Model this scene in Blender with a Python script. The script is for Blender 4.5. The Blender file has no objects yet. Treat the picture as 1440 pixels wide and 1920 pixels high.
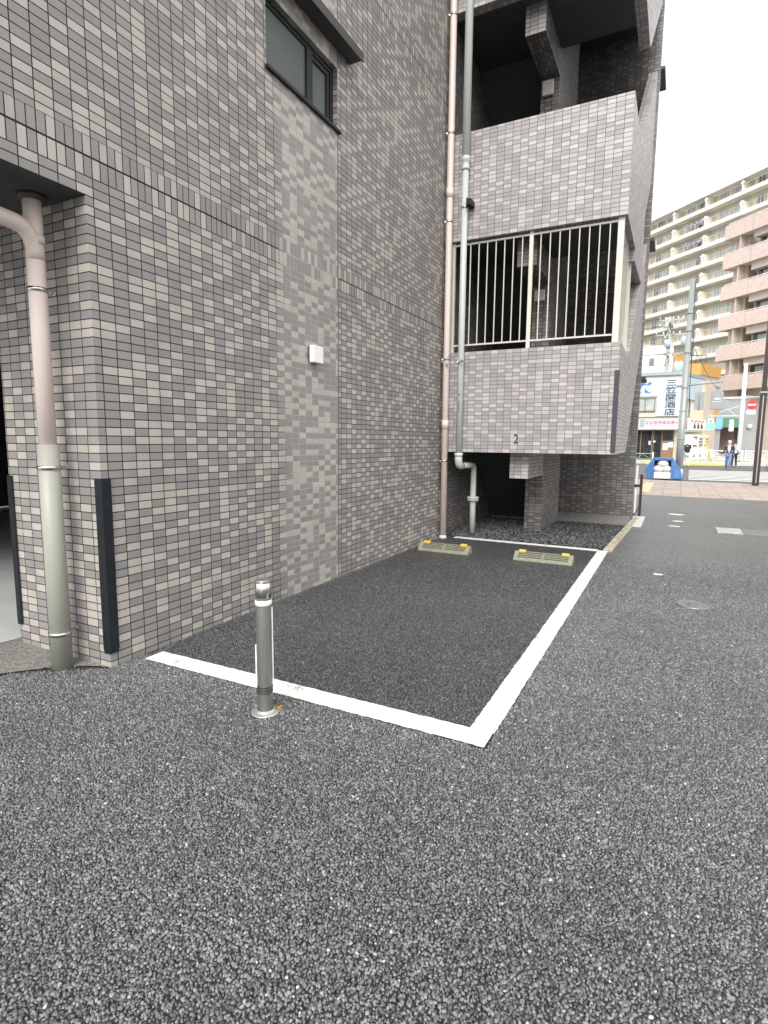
import bpy, bmesh, math, random
from mathutils import Vector, Matrix
random.seed(7)
scene = bpy.context.scene
COL = scene.collection
R = math.radians

# ------------------------------------------------------------------ camera
cam_d = bpy.data.cameras.new("camera")
cam_d.sensor_fit = 'VERTICAL'
cam_d.sensor_height = 24.0
cam_d.lens = 1056.61 / 1920 * 24.0
cam_d.clip_start = 0.05
cam_d.clip_end = 3000
cam = bpy.data.objects.new("camera", cam_d)
COL.objects.link(cam)
M3 = Matrix(((0.4576557581973923, 0.10826188625851994, -0.8825137794802513),
             (-0.8890933066841856, 0.06467411613648186, -0.45313392138676334),
             (0.008018665609100396, 0.9920164447496716, 0.1258534000976425)))
cam.matrix_world = Matrix.Translation((-2.14579546, -2.94281702, 1.37503858)) @ M3.to_4x4()
scene.camera = cam

# ------------------------------------------------------------------ world, sun, exposure
SUN_AZ, SUN_EL = math.atan2(-0.96, -0.16), R(38)
world = bpy.data.worlds.new("World")
scene.world = world
world.use_nodes = True
wn = world.node_tree
for n in list(wn.nodes):
    wn.nodes.remove(n)
w_out = wn.nodes.new('ShaderNodeOutputWorld')
w_bg = wn.nodes.new('ShaderNodeBackground')
w_bg.inputs['Strength'].default_value = 0.10
w_sky = wn.nodes.new('ShaderNodeTexSky')
w_sky.sky_type = 'NISHITA'
w_sky.sun_disc = False
w_sky.sun_elevation = SUN_EL
w_sky.sun_rotation = SUN_AZ
w_sky.dust_density = 4.0
w_mix = wn.nodes.new('ShaderNodeMixRGB')       # cloud cover: a near-uniform white layer over the sky
w_mix.inputs[0].default_value = 0.88
w_mix.inputs[2].default_value = (8.6, 8.6, 8.5, 1)
wn.links.new(w_sky.outputs[0], w_mix.inputs[1])
wn.links.new(w_mix.outputs[0], w_bg.inputs['Color'])
wn.links.new(w_bg.outputs[0], w_out.inputs['Surface'])
sun_d = bpy.data.lights.new("sun", 'SUN')
sun_d.energy = 1.5
sun_d.angle = R(35)
sun_d.color = (1.0, 0.985, 0.96)
sun = bpy.data.objects.new("sun", sun_d)
COL.objects.link(sun)
sdir = Vector((math.sin(SUN_AZ) * math.cos(SUN_EL), math.cos(SUN_AZ) * math.cos(SUN_EL), math.sin(SUN_EL)))
sun.rotation_euler = sdir.to_track_quat('Z', 'Y').to_euler()
scene.view_settings.view_transform = 'Standard'
scene.view_settings.look = 'None'
scene.view_settings.gamma = 1
scene.view_settings.use_curve_mapping = False
scene.view_settings.exposure = 1.05
scene.render.engine = 'CYCLES'
scene.cycles.max_bounces = 6

# ------------------------------------------------------------------ material helpers
class NT:
    def __init__(self, name):
        self.m = bpy.data.materials.new(name)
        self.m.use_nodes = True
        self.t = self.m.node_tree
        self.b = self.t.nodes['Principled BSDF']
    def n(self, kind, **kw):
        x = self.t.nodes.new(kind)
        for k, v in kw.items():
            setattr(x, k, v)
        return x
    def link(self, a, b):
        self.t.links.new(a, b)
    def put(self, sock, v):
        if isinstance(v, (int, float)):
            sock.default_value = v
        elif isinstance(v, tuple):
            sock.default_value = (v + (1,)) if len(v) == 3 and len(sock.default_value) == 4 else v
        else:
            self.link(v, sock)
    def math(self, op, a, b=0.0, c=0.0):
        x = self.n('ShaderNodeMath', operation=op)
        for i, v in enumerate((a, b, c)):
            self.put(x.inputs[i], v)
        return x.outputs[0]
    def mix(self, f, a, b, blend='MIX'):
        x = self.n('ShaderNodeMixRGB', blend_type=blend)
        self.put(x.inputs[0], f); self.put(x.inputs[1], a); self.put(x.inputs[2], b)
        return x.outputs[0]
    def mr(self, v, a, b, c, d, smooth=False):
        x = self.n('ShaderNodeMapRange')
        if smooth: x.interpolation_type = 'SMOOTHSTEP'
        self.put(x.inputs[0], v)
        for i, k in enumerate((a, b, c, d)):
            self.put(x.inputs[i + 1], k)
        return x.outputs[0]
    def geo(self):
        return self.n('ShaderNodeNewGeometry').outputs['Position']
    def noise(self, scale, detail=2, rough=0.5, vec=None, out=0):
        x = self.n('ShaderNodeTexNoise')
        x.inputs['Scale'].default_value = scale
        x.inputs['Detail'].default_value = detail
        x.inputs['Roughness'].default_value = rough
        self.link(vec if vec is not None else self.geo(), x.inputs['Vector'])
        return x.outputs[out]
    def bump(self, h, strength, dist, normal=None):
        x = self.n('ShaderNodeBump')
        x.inputs['Strength'].default_value = strength
        x.inputs['Distance'].default_value = dist
        self.put(x.inputs['Height'], h)
        if normal is not None: self.link(normal, x.inputs['Normal'])
        return x.outputs[0]

def pm(name, col, rough=0.6, metal=0.0, var=0.08, scale=6.0, bump=0.0, bscale=60.0, emit=0.0, spec=0.5, streak=False):
    """plain surface with colour mottling and fine bump"""
    N = NT(name)
    pos = N.geo()
    if streak:
        mp = N.n('ShaderNodeMapping'); mp.inputs['Scale'].default_value = (1, 1, 0.12)
        N.link(pos, mp.inputs[0]); pos2 = mp.outputs[0]
    else:
        pos2 = pos
    f = N.noise(scale, 4, 0.6, pos2)
    f = N.mr(f, 0.3, 0.7, 0.0, 1.0)
    a = tuple(max(0, c * (1 - var)) for c in col); b = tuple(min(1, c * (1 + var)) for c in col)
    c = N.mix(f, a, b)
    N.link(c, N.b.inputs['Base Color'])
    N.put(N.b.inputs['Roughness'], N.mr(f, 0, 1, max(0.02, rough - 0.06), min(1, rough + 0.06)))
    N.b.inputs['Metallic'].default_value = metal
    N.b.inputs['Specular IOR Level'].default_value = spec
    if bump:
        N.link(N.bump(N.noise(bscale, 3, 0.6, pos), bump, 0.004), N.b.inputs['Normal'])
    if emit:
        N.b.inputs['Emission Color'].default_value = tuple(col) + (1,)
        N.b.inputs['Emission Strength'].default_value = emit
    return N.m

def tile_mat(name, dark, light, joint, band=False, glare_joints=False, share=0.40, rough=0.42):
    """stack-bonded 95x45 mm wall tiles from UV in metres; optional soldier courses"""
    N = NT(name)
    uv = N.n('ShaderNodeUVMap').outputs[0]
    s = N.n('ShaderNodeSeparateXYZ'); N.link(uv, s.inputs[0])
    u, v = s.outputs[0], s.outputs[1]
    def cells(pu, pv, ou, ov):
        a = N.math('DIVIDE', N.math('SUBTRACT', u, ou), pu)
        b = N.math('DIVIDE', N.math('SUBTRACT', v, ov), pv)
        fu, fv = N.math('FLOOR', a), N.math('FLOOR', b)
        du = N.math('MULTIPLY', N.math('PINGPONG', a, 0.5), pu)
        dv = N.math('MULTIPLY', N.math('PINGPONG', b, 0.5), pv)
        return fu, fv, du, dv
    cu, cv, du, dv = cells(0.1, 0.05, 0.0, 0.038)
    bandmask = None
    bands = (2.894, 5.72) if band else ()
    for zb in bands:
        m = N.math('MULTIPLY', N.math('GREATER_THAN', v, zb - 0.106), N.math('LESS_THAN', v, zb + 0.106))
        a, b2, c, d = cells(0.05, 0.106, 0.0, zb)
        def sel(x, y):
            return N.math('ADD', N.math('MULTIPLY', y, m), N.math('MULTIPLY', x, N.math('SUBTRACT', 1.0, m)))
        # the floor joint between the two soldier courses is wider
        wide = N.math('LESS_THAN', N.math('ABSOLUTE', N.math('SUBTRACT', v, zb)), 0.0055)
        d = N.math('MULTIPLY', d, N.math('SUBTRACT', 1.0, wide))
        cu, cv, du, dv = sel(cu, N.math('ADD', a, 900.5)), sel(cv, b2), sel(du, c), sel(dv, d)
    ww = N.n('ShaderNodeTexWhiteNoise', noise_dimensions='2D')
    cb = N.n('ShaderNodeCombineXYZ'); N.put(cb.inputs[0], cu); N.put(cb.inputs[1], cv)
    N.link(cb.outputs[0], ww.inputs['Vector'])
    sc = N.n('ShaderNodeSeparateColor'); N.link(ww.outputs['Color'], sc.inputs[0])
    par = N.math('MODULO', N.math('ABSOLUTE', N.math('ADD', cu, cv)), 2.0)
    thr = N.math('ADD', share * 0.42, N.math('MULTIPLY', N.math('GREATER_THAN', par, 0.6), share * 1.15))
    is_light = N.math('LESS_THAN', sc.outputs[0], thr)
    c = N.mix(is_light, dark, light)
    shade = N.mr(sc.outputs[1], 0, 1, 0.90, 1.10)
    c = N.mix(1.0, c, N.n('ShaderNodeCombineColor').outputs[0], 'MULTIPLY') if False else c
    hs = N.n('ShaderNodeHueSaturation'); N.link(c, hs.inputs['Color']); N.link(shade, hs.inputs['Value'])
    c = hs.outputs[0]
    sp = N.noise(520, 2, 0.7)
    c = N.mix(0.14, c, N.mix(sp, (0.0, 0.0, 0.0), (0.75, 0.73, 0.70)))
    # soft weather stains, broad
    st = N.mr(N.noise(0.9, 3, 0.6), 0.35, 0.75, 1.0, 0.90)
    hs2 = N.n('ShaderNodeHueSaturation'); N.link(c, hs2.inputs['Color']); N.link(st, hs2.inputs['Value'])
    c = hs2.outputs[0]
    # rain streaks and a little grime in long vertical runs
    mp = N.n('ShaderNodeMapping'); mp.inputs['Scale'].default_value = (7.0, 7.0, 0.35); N.link(N.geo(), mp.inputs[0])
    rs = N.mr(N.noise(1.0, 4, 0.65, mp.outputs[0]), 0.50, 0.75, 0.0, 0.20)
    c = N.mix(rs, c, (0.13, 0.122, 0.112))
    jit = N.mr(N.noise(90, 1), 0.3, 0.7, -0.0004, 0.0004)
    dist = N.math('ADD', N.math('MINIMUM', du, dv), jit)
    jm = N.mr(dist, 0.0021, 0.0036, 1.0, 0.0, True)
    jc = joint
    if glare_joints:
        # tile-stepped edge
        # glare painted as paler joints in the strip left of the movement joint
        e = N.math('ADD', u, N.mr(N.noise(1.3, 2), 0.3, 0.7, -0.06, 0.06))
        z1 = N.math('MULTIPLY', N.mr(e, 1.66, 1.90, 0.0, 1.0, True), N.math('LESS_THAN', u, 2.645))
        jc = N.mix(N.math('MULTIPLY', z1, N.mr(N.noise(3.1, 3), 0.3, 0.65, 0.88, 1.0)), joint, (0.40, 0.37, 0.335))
    c = N.mix(jm, c, jc)
    N.link(c, N.b.inputs['Base Color'])
    N.put(N.b.inputs['Roughness'], N.mix(jm, N.mr(sc.outputs[2], 0, 1, rough - 0.06, rough + 0.08), (0.9, 0.9, 0.9)))
    h = N.math('ADD', N.math('SUBTRACT', 1.0, jm), N.math('MULTIPLY', N.noise(420, 2, 0.7), 0.10))
    N.link(N.bump(h, 0.55, 0.002), N.b.inputs['Normal'])
    return N.m

def asphalt_mat(name, cell, lo, hi, tint=(1, 1, 1), spark=0.04, bump=1.0, rough=0.62, dist=0.008, patch=0.10, fleck=0.0, film=0.0, gap=False):
    N = NT(name)
    pos = N.geo()
    warp = N.mix(0.0065, pos, N.noise(cell * 0.8, 2, 0.5, pos, 1), 'ADD')
    ve = N.n('ShaderNodeTexVoronoi', feature='DISTANCE_TO_EDGE'); ve.inputs['Scale'].default_value = cell
    N.link(warp, ve.inputs['Vector']); ed = N.mr(ve.outputs['Distance'], 0.0, 0.24, 0.0, 1.0, True)
    vo = N.n('ShaderNodeTexVoronoi'); vo.inputs['Scale'].default_value = cell
    vo.inputs['Randomness'].default_value = 1.0
    N.link(warp, vo.inputs['Vector'])
    sc = N.n('ShaderNodeSeparateColor'); N.link(vo.outputs['Color'], sc.inputs[0])
    vd = vo.outputs['Distance']
    # small chips between the big ones
    v2 = N.n('ShaderNodeTexVoronoi'); v2.inputs['Scale'].default_value = cell * 2.3
    N.link(warp, v2.inputs['Vector'])
    s2 = N.n('ShaderNodeSeparateColor'); N.link(v2.outputs['Color'], s2.inputs[0])
    val = N.mr(N.math('POWER', sc.outputs[0], 1.15), 0, 1, lo, hi)
    val = N.math('MULTIPLY', val, N.mr(s2.outputs[1], 0, 1, 0.72, 1.25))
    val = N.math('MULTIPLY', val, N.mr(ed, 0, 1, 0.30, 1.10))
    val = N.math('MULTIPLY', val, N.mr(N.math('LESS_THAN', sc.outputs[2], 0.16), 0, 1, 1.0, 0.42))   # stones sunk in the binder     # crevice shade put into the colour of binder gaps and sunk stones
    val = N.math('ADD', val, N.math('MULTIPLY', N.math('GREATER_THAN', sc.outputs[1], 1 - spark), 0.16))
    if fleck:
        v3 = N.n('ShaderNodeTexVoronoi'); v3.inputs['Scale'].default_value = 9.0; N.link(pos, v3.inputs['Vector'])
        f3 = N.n('ShaderNodeSeparateColor'); N.link(v3.outputs['Color'], f3.inputs[0])
        fl = N.math('MULTIPLY', N.math('LESS_THAN', v3.outputs['Distance'], 0.055), N.math('GREATER_THAN', f3.outputs[0], 0.55))
        val = N.math('ADD', val, N.math('MULTIPLY', fl, fleck))
    big = N.mr(N.noise(0.7, 4, 0.6), 0.3, 0.7, 1 - patch, 1 + patch)
    val = N.math('MULTIPLY', val, big)
    val = N.math('MULTIPLY', val, N.mr(N.noise(17, 5, 0.8), 0.34, 0.66, 0.66, 1.30))
    val = N.math('MULTIPLY', val, N.mr(N.noise(46, 4, 0.85), 0.32, 0.68, 0.62, 1.34))
    if gap:
        # where loose-topped chips are modelled as real stones the sheet is only the dark binder between them
        sp = N.n('ShaderNodeSeparateXYZ'); N.link(pos, sp.inputs[0])
        along = N.math('ADD', N.math('MULTIPLY', N.math('ADD', sp.outputs[0], 2.146), 0.889), N.math('MULTIPLY', N.math('ADD', sp.outputs[1], 2.943), 0.457))
        val = N.math('MULTIPLY', val, N.mr(along, 4.2, 6.6, 0.30, 1.0, True))
    cc = N.n('ShaderNodeCombineColor')
    for i in range(3):
        N.put(cc.inputs[i], N.math('MULTIPLY', val, tint[i]))
    N.link(cc.outputs[0], N.b.inputs['Base Color'])
    N.put(N.b.inputs['Roughness'], N.mr(s2.outputs[0], 0, 1, rough - 0.14, rough + 0.12))
    if film:
        N.put(N.b.inputs['Coat Weight'], N.mr(N.noise(34, 5, 0.85), 0.36, 0.64, film * 0.30, film * 1.05))
        N.b.inputs['Coat Roughness'].default_value = 0.40
        N.b.inputs['Coat IOR'].default_value = 1.4
    rel = N.n('ShaderNodeVectorMath', operation='SUBTRACT'); N.link(warp, rel.inputs[0]); N.link(vo.outputs['Position'], rel.inputs[1])
    rnd = N.n('ShaderNodeVectorMath', operation='SUBTRACT'); N.link(vo.outputs['Color'], rnd.inputs[0]); rnd.inputs[1].default_value = (0.5, 0.5, 0.5)
    dt = N.n('ShaderNodeVectorMath', operation='DOT_PRODUCT'); N.link(rel.outputs[0], dt.inputs[0]); N.link(rnd.outputs[0], dt.inputs[1])
    h = N.math('MULTIPLY', dt.outputs['Value'], cell * 3.0)          # every chip tipped its own way
    h = N.math('ADD', h, N.math('MULTIPLY', ed, 1.1))
    h = N.math('ADD', h, N.math('MULTIPLY', N.math('SUBTRACT', 1.0, v2.outputs['Distance']), 0.12))
    h = N.math('ADD', h, N.math('MULTIPLY', sc.outputs[2], 0.5))
    N.link(N.bump(h, bump, dist), N.b.inputs['Normal'])
    return N.m

MT = {}
MT['tile'] = tile_mat('wall_tile', (0.238, 0.226, 0.220), (0.450, 0.412, 0.368), (0.013, 0.009, 0.010), band=True, glare_joints=True)
MT['tile_lit'] = tile_mat('tower_tile_lit', (0.345, 0.322, 0.330), (0.50, 0.470, 0.455), (0.11, 0.095, 0.105), share=0.42)  # same wall tile, the tower's stronger light put into paler colours
MT['asphalt'] = asphalt_mat('asphalt', 98, 0.235, 0.460, (0.955, 1.0, 1.035), spark=0.03, fleck=0.40, rough=0.46, bump=1.0, dist=0.010, film=0.95, patch=0.14, gap=True)
MT['asphalt_bay'] = asphalt_mat('asphalt_bay', 108, 0.085, 0.185, (0.98, 1, 1.01), gap=True, film=0.25, patch=0.22, spark=0.02, rough=0.56, fleck=0.25)
MT['asphalt_road'] = asphalt_mat('asphalt_road', 60, 0.18, 0.30, (0.97, 1, 1.02), spark=0.02, bump=0.4)
MT['ground'] = asphalt_mat('ground', 40, 0.15, 0.24, bump=0.3)
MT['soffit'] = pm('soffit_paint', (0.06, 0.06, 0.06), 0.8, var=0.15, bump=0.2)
MT['plaster'] = pm('grey_render', (0.42, 0.42, 0.39), 0.8, var=0.22, scale=7, bump=0.5, bscale=90, streak=True)
MT['concrete'] = pm('concrete', (0.42, 0.42, 0.39), 0.85, var=0.25, scale=9, bump=0.4)
MT['curb'] = pm('curb_concrete', (0.40, 0.37, 0.27), 0.9, var=0.45, scale=14, bump=0.6)
MT['garage_floor'] = pm('garage_floor', (0.55, 0.57, 0.56), 0.45, var=0.10, scale=3)
MT['mortar'] = pm('rough_mortar', (0.22, 0.205, 0.19), 0.95, var=0.6, scale=60, bump=1.0, bscale=120)
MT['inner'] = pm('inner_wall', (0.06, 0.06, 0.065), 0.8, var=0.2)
MT['pink_pipe'] = pm('pink_beige_paint', (0.70, 0.595, 0.545), 0.38, var=0.05, scale=5, streak=True)
MT['grey_pipe'] = pm('grey_green_pvc', (0.52, 0.555, 0.52), 0.42, var=0.07, scale=6, streak=True)
MT['olive_pipe'] = pm('olive_grey_pvc', (0.34, 0.345, 0.295), 0.45, var=0.05, scale=7, streak=True)
MT['steel'] = pm('stainless', (0.62, 0.61, 0.58), 0.22, metal=1.0, var=0.10, scale=30)
MT['steel_dull'] = pm('dull_steel', (0.27, 0.27, 0.25), 0.42, metal=0.7, var=0.12, scale=22, streak=True)
MT['black'] = pm('black_rubber', (0.011, 0.014, 0.018), 0.6, var=0.3, scale=12, bump=0.15, spec=0.25)
MT['dark_guard'] = pm('charcoal_rubber', (0.045, 0.05, 0.062), 0.5, var=0.15)
MT['black_metal'] = pm('black_aluminium', (0.013, 0.014, 0.015), 0.45, var=0.15, spec=0.3)
MT['glass_frost'] = pm('frosted_glass', (0.070, 0.088, 0.078), 0.32, var=0.12, scale=4, bump=0.25, bscale=260)
MT['white_plastic'] = pm('white_plastic', (0.82, 0.83, 0.82), 0.35, var=0.02)
MT['lamp_dim'] = pm('lamp_plastic', (0.62, 0.62, 0.60), 0.4, var=0.04)
MT['rail'] = pm('cream_rail_paint', (0.62, 0.605, 0.535), 0.4, var=0.04)
MT['hood'] = pm('hood_paint', (0.05, 0.048, 0.045), 0.55, var=0.12)
MT['brown_metal'] = pm('brown_metal', (0.035, 0.022, 0.020), 0.38, var=0.2, scale=20)
MT['yellow'] = pm('yellow_reflector', (0.74, 0.52, 0.07), 0.35, var=0.12, scale=40)
MT['stop'] = pm('wheel_stop_resin', (0.27, 0.27, 0.20), 0.35, var=0.15, scale=20)
MT['stop_dark'] = pm('wheel_stop_slot', (0.06, 0.058, 0.035), 0.5, var=0.3, scale=30)
MT['plate'] = pm('scuffed_base_plate', (0.46, 0.455, 0.42), 0.32, metal=0.6, var=0.15, scale=40)
MT['rust'] = pm('wet_rust', (0.30, 0.17, 0.06), 0.35, var=0.5, scale=70)

def paint_mat(name, col, wear):
    N = NT(name)
    pos = N.geo()
    n1 = N.mr(N.noise(26, 5, 0.65), 0.40, 0.72, 0, 1)
    c = N.mix(N.math('MULTIPLY', n1, wear), col, (0.42, 0.41, 0.38))
    vo = N.n('ShaderNodeTexVoronoi'); vo.inputs['Scale'].default_value = 130; N.link(pos, vo.inputs['Vector'])
    hole = N.math('MULTIPLY', N.math('GREATER_THAN', N.noise(9, 3), 0.645), N.math('GREATER_THAN', vo.outputs['Distance'], 0.5))
    c = N.mix(N.math('MULTIPLY', hole, 0.7), c, (0.12, 0.12, 0.12))
    N.link(c, N.b.inputs['Base Color']); N.b.inputs['Roughness'].default_value = 0.6
    N.link(N.bump(N.math('MULTIPLY', vo.outputs['Distance'], vo.outputs['Distance']), 0.25, 0.003), N.b.inputs['Normal'])
    return N.m
MT['line'] = paint_mat('line_paint', (0.80, 0.80, 0.755), 0.30)
MT['line_old'] = paint_mat('line_paint_worn', (0.74, 0.74, 0.70), 0.45)

MT['tile_shaded'] = tile_mat('stairwell_tile_shaded', (0.095, 0.09, 0.09), (0.19, 0.175, 0.165), (0.02, 0.017, 0.018), share=0.42)  # same wall tile, shade of the recess put into darker colours
# ------------------------------------------------------------------ mesh helpers
class MB:
    def __init__(self):
        self.v, self.f, self.uv, self.mi, self.sm = [], [], [], [], []
    def face(self, pts, uvs=None, mi=0, smooth=False):
        k = len(self.v)
        self.v += [tuple(p) for p in pts]
        self.f.append(tuple(range(k, k + len(pts))))
        self.uv.append(uvs or [(0, 0)] * len(pts)); self.mi.append(mi); self.sm.append(smooth)
    def wallface(self, pts, axis, uo=0.0, vo=0.0, mi=0, flip=False):
        """planar polygon, u along Y (axis 'x') or X (axis 'y') or plan (axis 'z')"""
        if axis == 'x': uvs = [(p[1] + uo, p[2] + vo) for p in pts]
        elif axis == 'y': uvs = [(p[0] + uo, p[2] + vo) for p in pts]
        else: uvs = [(p[0] + uo, p[1] + vo) for p in pts]
        if flip: pts, uvs = pts[::-1], uvs[::-1]
        self.face(pts, uvs, mi)
    def box(self, x0, x1, y0, y1, z0, z1, ux=0.0, uy=0.0, vo=0.0, mi=0, skip=''):
        A = (x0, y0, z0); 
        P = lambda x, y, z: (x, y, z)
        if 'x' not in skip: self.wallface([P(x0,y0,z0),P(x0,y0,z1),P(x0,y1,z1),P(x0,y1,z0)], 'x', ux, vo, mi)
        if 'X' not in skip: self.wallface([P(x1,y0,z0),P(x1,y1,z0),P(x1,y1,z1),P(x1,y0,z1)], 'x', ux, vo, mi)
        if 'y' not in skip: self.wallface([P(x0,y0,z0),P(x1,y0,z0),P(x1,y0,z1),P(x0,y0,z1)], 'y', uy, vo, mi)
        if 'Y' not in skip: self.wallface([P(x0,y1,z0),P(x0,y1,z1),P(x1,y1,z1),P(x1,y1,z0)], 'y', uy, vo, mi)
        if 'z' not in skip: self.wallface([P(x0,y0,z0),P(x0,y1,z0),P(x1,y1,z0),P(x1,y0,z0)], 'z', 0, 0, mi)
        if 'Z' not in skip: self.wallface([P(x0,y0,z1),P(x1,y0,z1),P(x1,y1,z1),P(x0,y1,z1)], 'z', 0, 0, mi)
        return self
    def obox(self, c, dx, dy, hx, hy, z0, z1, mi=0):
        """box with oriented plan: centre c, unit dirs dx, dy (2D), half sizes"""
        q = []
        for sx, sy in ((-1,-1),(1,-1),(1,1),(-1,1)):
            q.append((c[0] + dx[0]*hx*sx + dy[0]*hy*sy, c[1] + dx[1]*hx*sx + dy[1]*hy*sy))
        self.prism(q, z0, z1, mi)
        return self
    def prism(self, q, z0, z1, mi=0):
        n = len(q)
        area = sum(q[i][0]*q[(i+1)%n][1] - q[(i+1)%n][0]*q[i][1] for i in range(n))
        if area < 0: q = q[::-1]
        run = 0
        for i in range(n):
            a, b = q[i], q[(i+1) % n]
            L = math.hypot(b[0]-a[0], b[1]-a[1])
            self.face([(a[0],a[1],z0),(b[0],b[1],z0),(b[0],b[1],z1),(a[0],a[1],z1)], [(run,z0),(run+L,z0),(run+L,z1),(run,z1)], mi)
            run += L
        self.face([(p[0],p[1],z1) for p in q], [(p[0],p[1]) for p in q], mi)
        self.face([(p[0],p[1],z0) for p in q[::-1]], [(p[0],p[1]) for p in q[::-1]], mi)
    def yprism(self, poly, y0, y1, uy=0.0, vo=0.0, mi=0, edge=0.0):
        """polygon in the XZ plane (counter-clockwise seen from -Y) extruded from y0 (outer) to y1"""
        self.wallface([(p[0], y0, p[1]) for p in poly], 'y', uy, vo, mi)
        self.wallface([(p[0], y1, p[1]) for p in poly[::-1]], 'y', uy, vo, mi)
        n = len(poly)
        for i in range(n):
            a, b = poly[i], poly[(i+1) % n]
            L = math.hypot(b[0]-a[0], b[1]-a[1])
            vertical = abs(b[0]-a[0]) < 1e-6
            s0 = a[1] if vertical else a[0]*1.3
            s1 = b[1] if vertical else a[0]*1.3 + L
            self.face([(a[0],y0,a[1]),(a[0],y1,a[1]),(b[0],y1,b[1]),(b[0],y0,b[1])],
                      [(edge, s0+vo),(edge+abs(y1-y0), s0+vo),(edge+abs(y1-y0), s1+vo),(edge, s1+vo)], mi)
    def tube(self, pts, r, seg=12, caps=True, mi=0, smooth=True):
        """round tube along pts; r a number or a list"""
        pts = [Vector(p) for p in pts]
        n = len(pts)
        rr = [r] * n if isinstance(r, (int, float)) else list(r)
        rings = []
        prev = None
        for i, p in enumerate(pts):
            t = (pts[min(i+1, n-1)] - pts[max(i-1, 0)])
            if t.length < 1e-9: t = Vector((0, 0, 1))
            t.normalize()
            if prev is None:
                ref = Vector((1, 0, 0)) if abs(t.x) < 0.9 else Vector((0, 1, 0))
                a = t.cross(ref).normalized()
            else:
                a = (prev - t * prev.dot(t)).normalized()
            prev = a
            b = t.cross(a)
            rings.append([p + (a*math.cos(2*math.pi*k/seg) + b*math.sin(2*math.pi*k/seg)) * rr[i] for k in range(seg)])
        base = len(self.v)
        for ring in rings:
            self.v += [tuple(q) for q in ring]
        for i in range(n-1):
            for k in range(seg):
                k2 = (k+1) % seg
                self.f.append((base+i*seg+k, base+i*seg+k2, base+(i+1)*seg+k2, base+(i+1)*seg+k))
                self.uv.append([(0,0)]*4); self.mi.append(mi); self.sm.append(smooth)
        if caps:
            self.f.append(tuple(base+k for k in range(seg))[::-1]); self.uv.append([(0,0)]*seg); self.mi.append(mi); self.sm.append(False)
            self.f.append(tuple(base+(n-1)*seg+k for k in range(seg))); self.uv.append([(0,0)]*seg); self.mi.append(mi); self.sm.append(False)
        return self
    def lathe(self, c, prof, seg=24, mi=0, axis=None):
        """profile [(r, h)] about the axis (default Z) at c"""
        A = Vector(axis).normalized() if axis else Vector((0, 0, 1))
        ref = Vector((1, 0, 0)) if abs(A.x) < 0.9 else Vector((0, 1, 0))
        a = A.cross(ref).normalized(); b = A.cross(a)
        c = Vector(c); base = len(self.v)
        for r, h in prof:
            for k in range(seg):
                q = c + A*h + (a*math.cos(2*math.pi*k/seg) + b*math.sin(2*math.pi*k/seg)) * max(r, 1e-4)
                self.v.append(tuple(q))
        for i in range(len(prof)-1):
            sharp = abs(prof[i+1][1]-prof[i][1]) < 1e-6
            for k in range(seg):
                k2 = (k+1) % seg
                self.f.append((base+i*seg+k, base+i*seg+k2, base+(i+1)*seg+k2, base+(i+1)*seg+k))
                self.uv.append([(0,0)]*4); self.mi.append(mi); self.sm.append(not sharp)
        return self
    def blob(self, c, r, sub=1, jitter=0.0, mi=0, sq=(1,1,1)):
        bm = bmesh.new(); bmesh.ops.create_icosphere(bm, subdivisions=sub, radius=1.0)
        base = len(self.v)
        for v in bm.verts:
            k = r * (1 + random.uniform(-jitter, jitter))
            self.v.append((c[0]+v.co.x*k*sq[0], c[1]+v.co.y*k*sq[1], c[2]+v.co.z*k*sq[2]))
        for f in bm.faces:
            self.f.append(tuple(base+v.index for v in f.verts)); self.uv.append([(0,0)]*3); self.mi.append(mi); self.sm.append(jitter == 0)
        bm.free()
        return self
    def build(self, name, mats, parent=None, bevel=0.0, weld=False):
        me = bpy.data.meshes.new(name)
        me.from_pydata(self.v, [], self.f)
        l = me.uv_layers.new(name='UVMap')
        k = 0
        flat = []
        for uvs in self.uv:
            for q in uvs: flat += [q[0], q[1]]
        l.data.foreach_set('uv', flat)
        if not isinstance(mats, (list, tuple)): mats = [mats]
        for m in mats: me.materials.append(MT[m] if isinstance(m, str) else m)
        me.polygons.foreach_set('material_index', self.mi)
        me.polygons.foreach_set('use_smooth', self.sm)
        bm = bmesh.new(); bm.from_mesh(me)
        if weld or bevel: bmesh.ops.remove_doubles(bm, verts=bm.verts, dist=1e-5)
        if bevel:
            es = [e for e in bm.edges if len(e.link_faces) == 2 and e.calc_face_angle(0) > 0.5]
            bmesh.ops.bevel(bm, geom=es, offset=bevel, segments=2, profile=0.6, affect='EDGES', clamp_overlap=True)
        bmesh.ops.recalc_face_normals(bm, faces=bm.faces)
        bm.to_mesh(me); bm.free()
        o = bpy.data.objects.new(name, me)
        COL.objects.link(o)
        if parent is not None:
            o.parent = parent
            o.matrix_parent_inverse = parent.matrix_world.inverted() if False else Matrix.Translation(-Vector(parent.location))
        return o

def tag(o, label=None, cat=None, group=None, kind=None):
    if label: o['label'] = label
    if cat: o['category'] = cat
    if group: o['group'] = group
    if kind: o['kind'] = kind
    return o
def thing(name, label, cat, loc=(0, 0, 0), group=None):
    o = bpy.data.objects.new(name, None); COL.objects.link(o); o.location = loc
    o.empty_display_size = 0.2
    return tag(o, label, cat, group)
def struct(name, mb, m):
    return tag(mb.build(name, m), kind='structure')
def copy_tree(o, parent=None):
    c = o.copy(); COL.objects.link(c)
    if parent is not None: c.parent = parent; c.matrix_parent_inverse = o.matrix_parent_inverse.copy()
    for ch in list(o.children): copy_tree(ch, c)
    return c

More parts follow.
